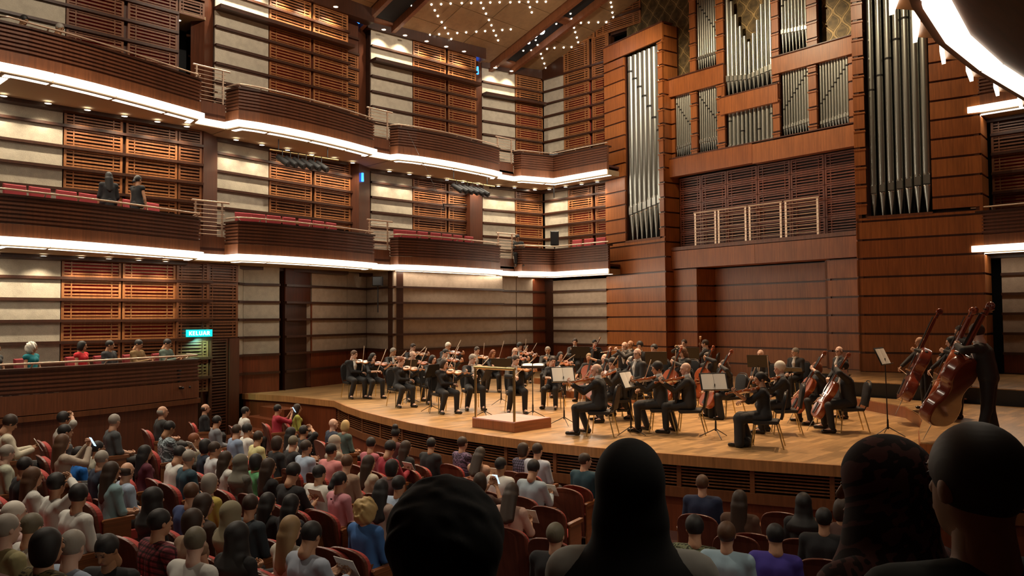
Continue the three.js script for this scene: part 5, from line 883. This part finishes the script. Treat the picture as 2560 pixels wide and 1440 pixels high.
// ---------- the audience in the stalls: [x, head height, z], then looks ----------
const stalls = [
  [-14.22, 0.64, -3.34, 'm', 'thick', 'd', 1, [0.6, 0.55, 0.42], '', 3, 'person in a cream top holding papers beside the left terrace wall'],
  [-15.03, 0.54, -4.35, 'm', 'thick', 'k', 1, [0.4, 0.38, 0.33], '', 6, 'black-haired person with one arm raised behind the head, under the stalls box'],
  [-13.78, 0.48, -4.01, 'm', 'short', 'k', 1, [0.1, 0.1, 0.1], '', 0, 'dark-haired man half hidden behind the woman holding up a phone'],
  [-12.72, 0.47, -3.67, 'f', 'long', 'b', 0, [0.4, 0.33, 0.26], '', 4, 'woman with light brown hair and beige top holding up a phone'],
  [-14.45, 0.50, -4.96, 'm', 'short', 'g', 0, [0.06, 0.065, 0.07], '', 1, 'grey-haired man in a dark grey shirt in profile below the stalls box'],
  [-16.43, 0.37, -6.57, 'm', 'bald', 'g', 0, [0.03, 0.03, 0.03], '', 0, 'balding grey-haired man right under the far end of the stalls box'],
  [-14.06, 0.34, -5.72, 'm', 'short', 'k', 2, [0.4, 0.5, 0.55], 'q', 3, 'man in a patterned pale blue shirt reading a programme'],
  [-13.17, 0.20, -4.03, 'm', 'short', 'k', 1, [0.01, 0.14, 0.5], '', 0, 'dark-haired person in a bright royal blue shirt'],
  [-12.23, 0.24, -4.03, 'm', 'short', 'g', 0, [0.02, 0.03, 0.055], '', 1, 'white-grey-haired man in dark navy beside the royal blue shirt'],
  [-14.00, 0.14, -4.56, 'm', 'short', 'k', 1, [0.42, 0.4, 0.32], '', 0, 'dark-haired person in pale khaki behind the grey-haired man in navy'],
  [-11.35, 0.18, -4.06, 'm', 'bald', 'd', 0, [0.33, 0.42, 0.55], '', 1, 'balding man in a light blue shirt with a dark shoulder strap'],
  [-10.88, 0.29, -3.71, 'f', 'long', 'd', 1, [0.2, 0.33, 0.36], '', 0, 'woman with dark brown hair left of the man with the shoulder strap'],
  [-12.97, 0.14, -4.92, 'f', 'long', 'k', 1, [0.09, 0.015, 0.03], '', 0, 'woman with black hair and a burgundy top'],
  [-12.46, 0.14, -5.16, 'm', 'short', 'k', 1, [0.62, 0.62, 0.58], '', 2, 'dark-haired man in a white shirt, hand near his face'],
  [-11.78, 0.17, -5.09, 'm', 'short', 'g', 0, [0.02, 0.055, 0.08], '', 1, 'grey-haired man in a teal blue shirt next to the white-shirted man with lowered head'],
  [-13.44, 0.30, -3.14, 'm', 'short', 'g', 4, [0.45, 0.47, 0.36], '', 1, 'red-faced man in a pale green shirt at the left picture edge'],
  [-11.97, 0.31, -3.00, 'm', 'short', 'k', 1, [0.013, 0.013, 0.015], '', 1, 'black-haired man turned sideways, second from the left picture edge'],
  [-10.96, 0.33, -2.84, 'f', 'long', 'b', 0, [0.62, 0.62, 0.58], '', 0, 'woman with long brown hair in a white top near the left edge'],
  [-10.23, 0.33, -2.89, 'm', 'thick', 'k', 1, [0.62, 0.62, 0.58], '', 6, 'black-haired person in white with a hand pressed to the head'],
  [-9.29, 0.34, -2.83, 'm', 'thick', 'k', 1, [0.62, 0.62, 0.58], '', 1, 'man with wavy black hair in a loose white shirt'],
  [-8.54, 0.42, -2.06, 'm', 'short', 'w', 4, [0.5, 0.35, 0.33], '', 0, 'white-haired person low at the left edge'],
  [-7.48, 0.53, -1.75, 'm', 'short', 'g', 4, [0.3, 0.27, 0.13], '', 0, 'grey-green-haired man at the lower left corner'],
  [-7.97, 0.40, -2.05, 'm', 'short', 'o', 0, [0.62, 0.62, 0.58], '', 1, 'man with olive-grey hair in a white shirt turning his head'],
  [-6.01, 0.70, -1.64, 'f', 'bob', 'k', 1, [0.18, 0.14, 0.05], 'q', 0, 'woman with black bob wearing a gold patterned scarf'],
  [-6.45, 0.55, -1.92, 'm', 'short', 'g', 4, [0.33, 0.42, 0.55], '', 1, 'elderly grey-haired man in profile with pink face'],
  [-6.84, 0.38, -2.34, 'm', 'short', 'k', 2, [0.013, 0.013, 0.015], '', 8, 'dark-haired man turned round towards the camera, looking down'],
  [-7.14, 0.44, -2.83, 'm', 'short', 'k', 1, [0.33, 0.05, 0.07], 'p', 0, 'man in a red plaid shirt seen from behind'],
  [-6.37, 0.42, -2.80, 'm', 'short', 'o', 4, [0.62, 0.62, 0.58], '', 1, 'man with short grey hair in a white shirt at the bottom edge'],
  [-8.82, 0.29, -3.43, 'f', 'hijab', 'k', 0, [0.013, 0.013, 0.015], '', 0, 'person in a black headscarf holding a white paper'],
  [-19.58, 0.01, -8.89, 'm', 'bald', 'd', 0, [0.013, 0.013, 0.015], '', 0, 'balding man in black below the exit passage'],
  [-16.83, 0.02, -7.89, 'm', 'short', 'k', 1, [0.16, 0.17, 0.19], '', 1, 'black-haired man in a grey shirt wearing a white face mask'],
  [-18.41, -0.02, -9.36, 'm', 'short', 'k', 1, [0.62, 0.62, 0.58], '', 0, 'dark-haired man in white near the foot of the side wall'],
  [-14.79, 0.06, -7.33, 'm', 'short', 'd', 0, [0.2, 0.27, 0.4], '', 1, 'brown-haired man in a mid blue shirt'],
  [-15.28, -0.02, -7.81, 'm', 'thick', 'k', 1, [0.62, 0.62, 0.58], '', 0, 'black-haired man in white right of the man in mid blue'],
  [-13.84, 0.03, -7.28, 'm', 'short', 'd', 1, [0.55, 0.52, 0.25], '', 1, 'dark-haired man in a pale yellow polo shirt'],
  [-18.29, -0.02, -10.16, 'f', 'short', 'k', 1, [0.33, 0.02, 0.04], '', 4, 'person in a crimson top at the foot of the stage'],
  [-18.37, -0.06, -10.75, 'f', 'long', 'd', 1, [0.33, 0.34, 0.06], '', 0, 'person in a yellow-green top at the foot of the stage'],
  [-13.93, 0.02, -8.02, 'f', 'long', 'k', 1, [0.62, 0.62, 0.58], '', 0, 'woman with black hair and a white wrap over one shoulder'],
  [-14.31, -0.03, -8.52, 'm', 'short', 'k', 1, [0.013, 0.013, 0.015], '', 6, 'black-haired person pointing towards the stage'],
  [-12.73, 0.07, -7.06, 'f', 'bob', 'd', 1, [0.013, 0.013, 0.015], '', 0, 'person with thick dark brown hair in black'],
  [-13.04, -0.01, -7.54, 'm', 'short', 'o', 0, [0.013, 0.013, 0.015], '', 1, 'man with ash-grey hair in a black shirt'],
  [-12.15, 0.03, -7.28, 'm', 'short', 'd', 1, [0.33, 0.42, 0.55], '', 0, 'man in a light blue shirt with a pale grey cap'],
  [-14.97, -0.05, -9.63, 'm', '-', 'k', 4, [0.02, 0.03, 0.055], '', 0, 'bald man in a navy jacket with white collar nearest the stage corner'],
  [-14.38, -0.03, -9.54, 'f', 'bob', 'y', 0, [0.06, 0.09, 0.08], '', 1, 'woman with a smooth blonde bob beside the bald man in navy'],
  [-12.45, -0.00, -8.04, 'f', 'hijab', [0.4,0.34,0.27], 1, [0.33, 0.28, 0.22], '', 0, 'person in a beige headscarf behind the blonde bob'],
  [-11.56, 0.02, -7.40, 'm', 'short', 'k', 1, [0.6, 0.22, 0.22], '', 0, 'man in a pink polo shirt with dark hair'],
  [-14.33, 0.05, -6.30, 'f', 'short', 'r', 0, [0.4, 0.36, 0.27], '', 0, 'person with short reddish hair in a beige top'],
  [-13.36, 0.07, -6.07, 'f', 'bob', 'k', 1, [0.015, 0.025, 0.045], '', 0, 'woman with black hair in a low-backed navy dress'],
  [-12.80, 0.09, -5.97, 'm', 'short', 'd', 1, [0.5, 0.52, 0.55], '', 0, 'man in a pale grey polo shirt with dark hair'],
  [-11.93, 0.06, -5.74, 'f', 'long', 'd', 0, [0.62, 0.62, 0.58], '', 0, 'woman with long dark brown hair and a white bow'],
  [-10.98, 0.14, -5.51, 'f', 'hijab', [0.15,0.14,0.11], 1, [0.12, 0.12, 0.1], '', 0, 'person in an olive-grey headscarf'],
  [-11.34, 0.06, -5.94, 'f', 'bob', 'k', 1, [0.1, 0.33, 0.14], '', 0, 'woman with black hair in a light green top'],
  [-10.41, 0.14, -5.64, 'f', 'long', 'd', 1, [0.013, 0.013, 0.015], '', 0, 'woman with long dark hair in black right of the light green top'],
  [-9.61, 0.16, -5.54, 'm', 'thick', 'k', 1, [0.013, 0.013, 0.015], '', 3, 'black-haired man in black holding folded white paper'],
  [-9.85, 0.05, -6.11, 'm', 'short', 'k', 1, [0.62, 0.62, 0.58], '', 0, 'black-haired man in a crisp white shirt seen squarely from behind'],
  [-8.99, 0.10, -5.88, 'f', 'pony', 'k', 1, [0.55, 0.24, 0.28], '', 0, 'woman with black ponytail and silver clip in a pink shirt'],
  [-9.63, 0.20, -4.43, 'f', 'bob', 'g', 0, [0.5, 0.38, 0.08], '', 0, 'woman with short silver hair in a yellow top'],
  [-9.08, 0.23, -3.95, 'm', 'short', 'b', 0, [0.03, 0.05, 0.14], '', 1, 'brown-haired man in dark blue beside the woman in yellow'],
  [-8.35, 0.25, -3.77, 'f', 'long', 'd', 1, [0.06, 0.04, 0.03], '', 0, 'woman with long chestnut hair in front of the woman in yellow'],
  [-7.49, 0.31, -3.28, 'f', 'bob', 'd', 0, [0.25, 0.16, 0.1], '', 0, 'brown-haired woman with bare shoulder near the plaid shirt'],
  [-6.64, 0.32, -3.30, 'f', 'hijab', 'k', 1, [0.013, 0.013, 0.015], '', 0, 'large figure in a long black headscarf low in the stalls'],
  [-8.40, 0.14, -4.32, 'm', 'short', 'd', 1, [0.02, 0.03, 0.04], '', 1, 'brown-haired person in dark clothes behind the long black headscarf'],
  [-7.78, 0.24, -3.80, 'f', 'hijab', [0.25,0.22,0.14], 1, [0.2, 0.18, 0.12], '', 0, 'person in a khaki headscarf'],
  [-9.08, -0.03, -4.91, 'f', 'long', 'k', 1, [0.013, 0.013, 0.015], '', 0, 'woman with straight black hair, left one of two side by side'],
  [-8.49, 0.04, -4.89, 'f', 'long', 'k', 1, [0.02, 0.02, 0.025], '', 0, 'woman with straight black hair, right one of two side by side'],
  [-6.75, 0.26, -3.88, 'f', 'long', 'l', 0, [0.62, 0.58, 0.48], '', 0, 'woman with long light brown hair in a sleeveless white top'],
  [-6.15, 0.33, -3.71, 'm', 'short', 'k', 1, [0.36, 0.41, 0.5], '', 3, 'black-haired man in a pale blue-grey shirt with a paper in his lap'],
  [-11.89, -0.02, -8.42, 'f', 'short', 'k', 1, [0.4, 0.12, 0.15], '', 1, 'dark-haired person in pink by the foot of the stage front'],
  [-12.69, -0.04, -9.57, 'f', 'topbun', 'k', 2, [0.1, 0.03, 0.03], '', 1, 'person with tall dark hair against the stage front'],
  [-11.01, 0.02, -8.17, 'm', 'thick', 'k', 1, [0.26, 0.015, 0.03], '', 3, 'dark-haired man in a deep red shirt reading'],
  [-11.22, -0.04, -8.69, 'f', 'long', 'd', 1, [0.013, 0.013, 0.015], '', 0, 'woman with long dark hair in black beside the deep red shirt'],
  [-11.30, -0.07, -9.32, 'm', 'short', 'k', 1, [0.013, 0.013, 0.015], '', 1, 'black-haired man in a black shirt against the stage front'],
  [-10.81, -0.04, -9.65, 'f', 'short', 'd', 0, [0.2, 0.13, 0.22], 'q', 0, 'person in a purple shawl with a white programme'],
  [-9.66, -0.03, -8.99, 'f', 'long', 'd', 1, [0.5, 0.3, 0.2], '', 3, 'woman with long dark hair and bare shoulders reading a white programme'],
  [-10.08, 0.09, -6.71, 'm', 'short', 'b', 0, [0.3, 0.2, 0.14], '', 1, 'brown-haired child behind the woman with the ponytail'],
  [-10.26, 0.00, -7.23, 'f', 'long', 'd', 0, [0.5, 0.44, 0.34], '', 0, 'woman with long brown hair in a cream lace top'],
  [-9.51, 0.04, -7.11, 'f', 'bob', 'k', 1, [0.07, 0.03, 0.03], '', 0, 'person with wavy black hair below the man in deep red'],
  [-8.04, 0.13, -5.84, 'f', 'long', 'k', 1, [0.4, 0.3, 0.25], '', 1, 'woman with long black hair and a bright hair clip'],
  [-8.32, 0.07, -6.33, 'm', 'short', 'k', 1, [0.33, 0.42, 0.55], '', 0, 'black-haired man in light blue beside the woman with the bright hair clip'],
  [-8.64, -0.01, -8.48, 'm', 'short', 'k', 2, [0.62, 0.62, 0.58], '', 0, 'dark-haired man in a white shirt before the reading woman'],
  [-7.77, 0.05, -7.24, 'f', 'bob', 'd', 1, [0.08, 0.04, 0.03], '', 4, 'brown-haired person raising a glowing phone'],
  [-7.11, 0.19, -4.98, 'f', 'curly', 'y', 0, [0.05, 0.15, 0.4], '', 0, 'woman with curly blonde hair in a blue top'],
  [-9.69, -0.08, -10.07, 'f', 'bob', 'd', 1, [0.2, 0.17, 0.28], 'p', 5, 'woman in a purple plaid shirt leaning back'],
  [-9.13, -0.00, -9.82, 'm', 'short', 'd', 0, [0.42, 0.45, 0.52], '', 0, 'brown-haired man in a grey-white shirt beside the purple plaid'],
  [-8.03, 0.00, -8.52, 'm', 'thick', 'k', 1, [0.33, 0.4, 0.45], '', 3, 'young black-haired man in light blue-green shirt reading an open programme'],
  [-8.06, -0.04, -9.76, 'm', 'short', 'd', 0, [0.015, 0.05, 0.07], '', 5, 'dark-haired man in a dark teal sweater near the black headscarf'],
  [-6.92, 0.07, -6.96, 'f', 'long', 'd', 1, [0.58, 0.38, 0.31], '', 3, 'woman with long dark hair in a pale pink blouse using a phone'],
  [-4.98, 0.18, -5.59, 'm', 'short', 'o', 0, [0.013, 0.013, 0.015], '', 0, 'person with brown hair just showing below the empty seats'],
  [-5.71, -0.01, -9.34, 'm', 'short', 'b', 0, [0.014, 0.022, 0.06], '', 0, 'man with short fair-brown hair in a navy t-shirt'],
  [-4.79, 0.03, -8.65, 'f', 'long', 'd', 0, [0.1, 0.05, 0.03], '', 0, 'woman with very long brown hair right of the navy t-shirt'],
  [-4.24, -0.01, -9.15, 'f', 'hijab', 'k', 1, [0.013, 0.013, 0.015], '', 0, 'black-headscarfed person in front of the stage grille'],
  [-3.66, 0.05, -8.37, 'm', 'short', 'k', 1, [0.013, 0.013, 0.015], '', 0, 'dark-haired person low beside the black headscarf near the stage grille'],
  [-4.38, 0.08, -6.99, 'm', 'thick', 'k', 1, [0.2, 0.22, 0.12], 'q', 1, 'person with thick black hair in a camouflage-patterned shirt'],
  [-3.85, 0.18, -6.70, 'm', 'short', 'b', 0, [0.35, 0.5, 0.6], '', 0, 'man with light brown hair in a pale sky-blue shirt'],
  [-3.67, 0.08, -7.28, 'm', 'short', 'k', 1, [0.06, 0.04, 0.3], '', 1, 'black-haired person in a violet shirt'],
  [-3.70, 0.05, -8.93, 'f', 'bob', 'd', 1, [0.1, 0.05, 0.04], '', 0, 'brown-haired person half hidden by the patterned headscarf'],
];
const emptySeats = [
  [-6.80, -1.12, -7.00, 'empty theatre seat left of the black headscarf, nearest of three'],
  [-7.33, -1.18, -8.28, 'empty theatre seat with its red cushion showing, beside the black headscarf'],
  [-8.04, -1.23, -9.51, 'empty theatre seat farther up beside the man in dark teal'],
  [-11.03, -1.22, -8.87, 'empty theatre seat behind the black-shirted man'],
  [-9.55, -1.19, -8.13, 'empty theatre seat between the light blue shirt and the raised phone'],
  [-9.26, -1.07, -5.65, 'empty theatre seat below the pink ponytailed woman, left of two'],
  [-9.09, -1.09, -5.89, 'empty theatre seat left of the curly blonde woman'],
  [-7.23, -0.99, -4.83, 'empty theatre seat in front of the pale blue-grey shirt'],
  [-5.04, -1.23, -10.28, 'empty theatre seat left of the headscarf by the stage grille'],
  [-4.71, -1.17, -8.88, 'empty theatre seat between the sky-blue and violet shirts'],
  [-6.87, -0.90, -3.85, 'empty theatre seat at the bottom edge below the light-brown-haired woman'],
  [-6.13, -1.12, -6.97, 'empty theatre seat low beside the white sleeve'],
];
const audPose = [
  { handL: [0.1, 0.64, 0.26], handR: [-0.1, 0.64, 0.26] }, { yaw: 0.5, pitch: 0.15, handL: [0.1, 0.64, 0.26], handR: [-0.1, 0.64, 0.26] }, { pitch: 0.4, yaw: 0.3, lean: 0.12, handL: [0.05, 1.05, 0.22], handR: [-0.1, 0.64, 0.26] },
  { pitch: 0.42, yaw: 0.2, handL: [0.14, 0.78, 0.34], handR: [-0.1, 0.78, 0.34] }, { yaw: 0.3, handL: [0.05, 1.1, 0.36], handR: [-0.06, 1.08, 0.36] }, { yaw: -0.6, handL: [0.1, 0.64, 0.26], handR: [-0.1, 0.64, 0.26] },
  { yaw: 0.4, handL: [0.1, 0.64, 0.26], handR: [-0.14, 1.25, 0.12] }, {}, { pitch: 0.45, handL: [0.12, 0.7, 0.3], handR: [-0.12, 0.7, 0.3] }];
const audG = (v, fem, sleeve) => poseGeo(['aud', v, fem, sleeve].join(), { ...audPose[v], fem, sleeve, cell: 0.026, clothCell: 0.022, headCell: 0.011, handCell: 0.0085, palmL: [-0.4, 0.5, -0.6], palmR: [0.4, 0.5, -0.6] });
stalls.forEach(([x, y, z, sex, hair, hc, skin, c, tex, v, label], i) => {
  const fem = sex === 'f', turned = /turned round/.test(label), turn = turned ? 0.6 : Math.atan2(-12.4 - x, -30 - z) + (H2(i, 2) - 0.5) * 0.24, base = y - 1.19;
  const o = { skin, hair: hair === '-' ? null : hair, hairCell: 0.011, top: cm(c, tex), bottom: hm('k'), shoes: true };
  if (Array.isArray(hc)) o.hairM = cm(hc, ''); else o.hc = hc || 'k';
  makePerson(label, 'audience in the stalls', [x, base, z], turn, audG(v, fem, /sleeveless|bare|low-backed/.test(label) ? 'none' : i % 3 ? 'half' : 'long'), o);
  if (!turned) theatreSeat(('wooden-backed theatre seat of the ' + label).split(' ').slice(0, 16).join(' '), [x, base, z], Math.atan2(-12.4 - x, -30 - z));
  const item = (name, mat, w, h, l2) => { const t = thing(name, l2, name === 'phone' ? 'phone' : 'programme', [x, base, z], turn); mesh('sheet', xf(rbox(w, h, 0.008, 0.002), -0.02, v === 4 ? 1.16 : 0.84, 0.42, -0.5), mat, t); };
  if (v === 3) item('programme', M.paper, 0.26, 0.2, ('white programme held by the ' + label).split(' ').slice(0, 15).join(' '));
  if (v === 4) item('phone', M.phone, 0.075, 0.15, ('glowing phone held by the ' + label).split(' ').slice(0, 15).join(' '));
});
for (const [x, y, z, l] of emptySeats) theatreSeat(l, [x, y, z], Math.atan2(-12.4 - x, -30 - z));
// ---------- the row just in front of the camera ----------
const K = cm([0.012, 0.012, 0.014], ''), nearG = (fem, o) => poseGeo('near' + JSON.stringify(o) + fem, { fem, cell: 0.02, headCell: 0.007, handL: [0.1, 0.64, 0.26], handR: [-0.1, 0.64, 0.26], ...o });
const scarf = std([0.12, 0.04, 0.035], 0.85, { map: printTex });
for (const [label, x, y, z, turn, fem, hair, hc, top, o, s] of [
  ['person with a large black afro, head filling the lower middle', -1.72, 1.57, -1.47, 3.75, false, 'afro', [0.006, 0.006, 0.007], K, {}, 1.0],
  ['person in a black headscarf and white sleeves seen from behind', -1.43, 1.68, -1.94, 3.75, true, 'hijab', [0.007, 0.007, 0.008], cm([0.5, 0.5, 0.46], ''), {}, 1.12],
  ['woman in a patterned dark headscarf, face in profile to the left', -0.77, 1.74, -2.17, 4.35, true, 'hijab', 'S', scarf, { yaw: 0.35 }, 1.05],
  ['man with close-cropped dark hair beside the patterned headscarf', -0.48, 1.84, -1.86, 4.0, false, 'short', 'd', cm([0.012, 0.016, 0.014], ''), { yaw: 0.15 }, 1.03],
]) makePerson(label, 'row in front of the camera', [x, y - 1.19 * s, z], turn, nearG(fem, o), { fem, skin: 2, hair, hairCell: 0.008, hairM: hc === 'S' ? scarf : Array.isArray(hc) ? cm(hc, '') : hm(hc), top, shoes: true, s });
{ // brass rail, wooden parapet and red seat at the lower corner
  const t = thing('parapet', 'wooden parapet sloping along the near terrace', 'parapet'); mesh('board', new MB().hex([[-0.52, 0.6, -1.18], [-0.1, 0.6, -1.3], [-0.1, 1.72, -1.3], [-0.52, 1.28, -1.18], [-0.5, 0.6, -1.12], [-0.08, 0.6, -1.24], [-0.08, 1.72, -1.24], [-0.5, 1.28, -1.12]]).geo(), M.box, t);
  const r = thing('brass_rail', 'thick polished brass handrail crossing the lower corner', 'handrail'); mesh('tube', rod([-1.0, 1.4, -1.62], [0.02, 1.72, -0.98], 0.026, 0.026, 16), M.brass, r); mesh('post', rod([-0.7, 0.5, -1.44], [-0.7, 1.49, -1.44], 0.016), M.brass, r);
  const c = thing('red_chair', 'red upholstered seat corner below the brass rail', 'seat'); mesh('cushion', rbox(0.34, 0.16, 0.3, 0.04, -0.6, 1.3, -1.32), M.seatRed, c); mesh('base', rbox(0.3, 0.5, 0.26, 0.02, -0.6, 0.97, -1.32), M.seatShell, c);
}
// ---------- podium, box audience, chairs in the boxes, sign, fittings ----------
const pod = thing('podium', 'low conductor podium with pink carpet and brass rail', 'podium', [-11.48, 0, -11.6]);
mesh('side', rbox(1.22, 0.19, 1.06, 0.01, 0, 0.096, 0), M.podiumSide, pod); mesh('carpet', rbox(1.19, 0.014, 1.03, 0.004, 0, 0.195, 0), M.podium, pod);
for (const z of [-0.5, 0.5]) mesh('post', rod([z < 0 ? -0.55 : 0.55, 0.2, 0.48], [z < 0 ? -0.55 : 0.55, 1.22, 0.48], 0.026), M.brass, pod);
mesh('hand_rail', rod([-0.58, 1.22, 0.48], [0.58, 1.22, 0.48], 0.03), M.brass, pod);
musicStand("conductor's broad dark stand behind the podium rail", 'open score lying flat on the conductor stand', [-12.2, 0, -13.0], 0.7, 1.22, { tilt: -1.35 });
[[-4.7, 'f', 'bob', 'g', '[q]', 'grey-haired woman in a dark patterned top', [0.05, 0.05, 0.05]], [-5.45, 'f', 'curly', 'w', '', 'white-haired woman in teal', [0.01, 0.2, 0.24]], [-6.55, 'f', 'bob', 'k', '', 'dark-haired woman in a sleeveless red dress', [0.6, 0.02, 0.03]], [-7.2, 'm', 'short', 'k', '', 'man in a dark jacket and white shirt', [0.03, 0.03, 0.035]], [-7.9, 'm', 'short', 'k', '', 'man in a brown batik shirt', [0.16, 0.09, 0.03]], [-8.65, 'm', 'short', 'k', '', 'man in grey-green reading a programme', [0.08, 0.11, 0.09]]].forEach(([z, s, h, hc, , l, c], i) => {
  const p = [-21.15 - (z + 4.7) * -0.06, 0.42, z]; makePerson(l + ' in the stalls box', 'people in the stalls box', p, 2.2, audG(i > 3 ? 3 : 1, s === 'f', s === 'f' ? 'none' : 'long'), { skin: 1, hair: h, hc, top: cm(c, ''), shoes: true }); boxChair('red box chair under the ' + l, p, 2.2);
});
[['woman with long black hair in black standing at the first balcony', -7.15, 'long'], ['woman in a sleeveless black dress standing beside another in black', -7.85, 'pony']].forEach(([l, z, h], i) => makePerson(l, 'standing pair', [-21.3, 4.25, z], [4.6, 3.6][i], poseGeo('std' + i, { sit: false, fem: true, sleeve: i ? 'none' : 'half', skirt: true, cell: 0.022, handL: [0.22, 0.85, 0.1], handR: [-0.22, 0.85, 0.1] }), { skin: 1, hair: h, top: K, skirt: true, bottom: K }));
makePerson('man in dark clothes sitting alone in the first balcony corner', null, [-22.3, 4.25, -22.95], 0.9, audG(3, false, 'long'), { skin: 2, hair: 'short', top: cm([0.03, 0.03, 0.03], ''), shoes: true });
[['person in black leaning on the top balcony', -5.1, K, 'k'], ['grey-haired person in pale blue reading on the top balcony', -5.85, cm([0.4, 0.5, 0.55], ''), 'g']].forEach(([l, z, m, hc]) => makePerson(l, 'top balcony readers', [-20.9, 8.0, z], 1.9, audG(3, false, 'long'), { skin: 2, hair: 'short', hc, top: m, shoes: true }));
[[B1, 2.7, 6.9, 0.62, 'first bay from the audience'], [B2, 1.1, 5.0, 0.62, 'second bay'], [B3, 0.9, 4.9, 0.62, 'third bay']].forEach(([path, a, b, st, w]) => { for (const h of [4.45, 8.03]) for (let s = a; s < b; s += st) { const { p, n } = along(path, s); boxChair(`empty red balcony chair, ${h < 5 ? 'first' : 'top'} balcony, ${w}`, [p[0] - n[0] * 0.85, h, p[1] - n[1] * 0.85], Math.atan2(n[0], n[1]), `red chairs ${h < 5 ? 'first' : 'top'} balcony ${w}`); } });
for (let i = 0; i < 3; i++) boxChair('empty red chair in the balcony strip next to the organ', [-20.9 + i * 0.62, 4.45, -24.75], 0, 'red chairs beside the organ');
{ const s = thing('exit_sign', 'glowing turquoise exit sign reading KELUAR', 'sign', [-22.18, 1.86, -9.9], Math.PI / 2 - 0.1); mesh('sign_box', rbox(0.72, 0.2, 0.06, 0.01), M.exit, s);
  const font = await new FontLoader().loadAsync('fonts/droid/droid_sans_bold.typeface.json'), g = new TextGeometry('KELUAR', { font, size: 0.115, depth: 0.008, curveSegments: 3 }); g.center(); const m = mesh('sign_lettering', g, M.exitText, s); m.position.z = 0.036; spot([-21.9, 1.7, -9.9], [-22.6, 0.4, -10.2], 3, R(70), [0.3, 1, 0.8]); }
for (const [x, y, z, l] of [[-23.1, 12.7, -15.9, 'blue lamp high on the pier beside the second bay'], [-23.3, 12.2, -21.75, 'blue lamp high on the pier beside the fourth bay'], [-23.3, 7.2, -16.2, 'small blue lamp under the top balcony']]) { const t = thing('blue_lamp', l, 'lamp', [x, y, z]); mesh('tube', rod([0, -0.15, 0], [0, 0.15, 0], 0.05, 0.04), M.blue, t); mesh('bracket', rod([-0.15, 0.1, 0], [0, 0.1, 0], 0.015), M.black, t); }
for (const [z0, n, l, x] of [[-12.2, 6, 'second', -21.75], [-19.4, 6, 'third', -22.0]]) { const b = thing('lighting_bar', `metal lighting bar under the top balcony of the ${l} bay`, 'bar', [x, 7.3, z0]); mesh('tube', rod([0, 0, 0.4], [0, 0, -2.0], 0.024), M.brass, b); for (const z of [0.1, -1.6]) mesh('hanger', rod([0, 0, z], [0, 0.36, z], 0.015), M.black, b);
  for (let i = 0; i < n; i++) { const t = thing('theatre_lantern', `black theatre lantern hanging from the bar of the ${l} bay`, 'stage light', [x + 0.1, 7.05, z0 - i * 0.27], 0, `lanterns ${l} bay`); mesh('housing', rod([-0.22, 0.1, 0.06], [0.12, -0.16, -0.1], 0.085, 0.1, 12), M.black, t); mesh('lens', rod([0.12, -0.16, -0.1], [0.135, -0.17, -0.107], 0.085, 0.085, 12), M.iron, t); mesh('yoke', rod([-0.05, 0, 0], [-0.05, 0.26, 0], 0.014), M.black, t); } }
for (const [x, y, z, w, h, l] of [[-21.7, 8.05, -24.5, 0.42, 0.95, 'tall black loudspeaker at the top balcony corner'], [-21.6, 5.15, -24.4, 0.34, 0.6, 'black loudspeaker on a pole at the first balcony corner'], [-22.4, 3.35, -16.2, 0.32, 0.32, 'small black loudspeaker under the first balcony']]) { const t = thing('loudspeaker', l, 'loudspeaker', [x, y, z], 0.75); mesh('cabinet', rbox(w, h, 0.36, 0.03, 0, h / 2, 0), M.black, t); mesh('grille', rbox(w * 0.86, h * 0.9, 0.012, 0.004, 0, h / 2, 0.185), M.iron, t); mesh('stand_pole', rod([0, -0.9, 0], [0, 0.02, 0], 0.02), M.iron, t); }
{ const t = thing('hanging_microphone', 'small microphone bar hung on wires before the third bay', 'microphone', [-20.6, 6.1, -17.6]); mesh('bar', rod([0, 0, 0], [0.2, 0.03, -0.9], 0.02), M.black, t); mesh('wire', rod([0, 0, 0], [-0.8, 2.5, 0.9], 0.006), M.wire, t); mesh('capsule', rod([0, 0, 0], [0.02, -0.22, -0.04], 0.025, 0.015), M.black, t); }
renderer.render(scene, camera);
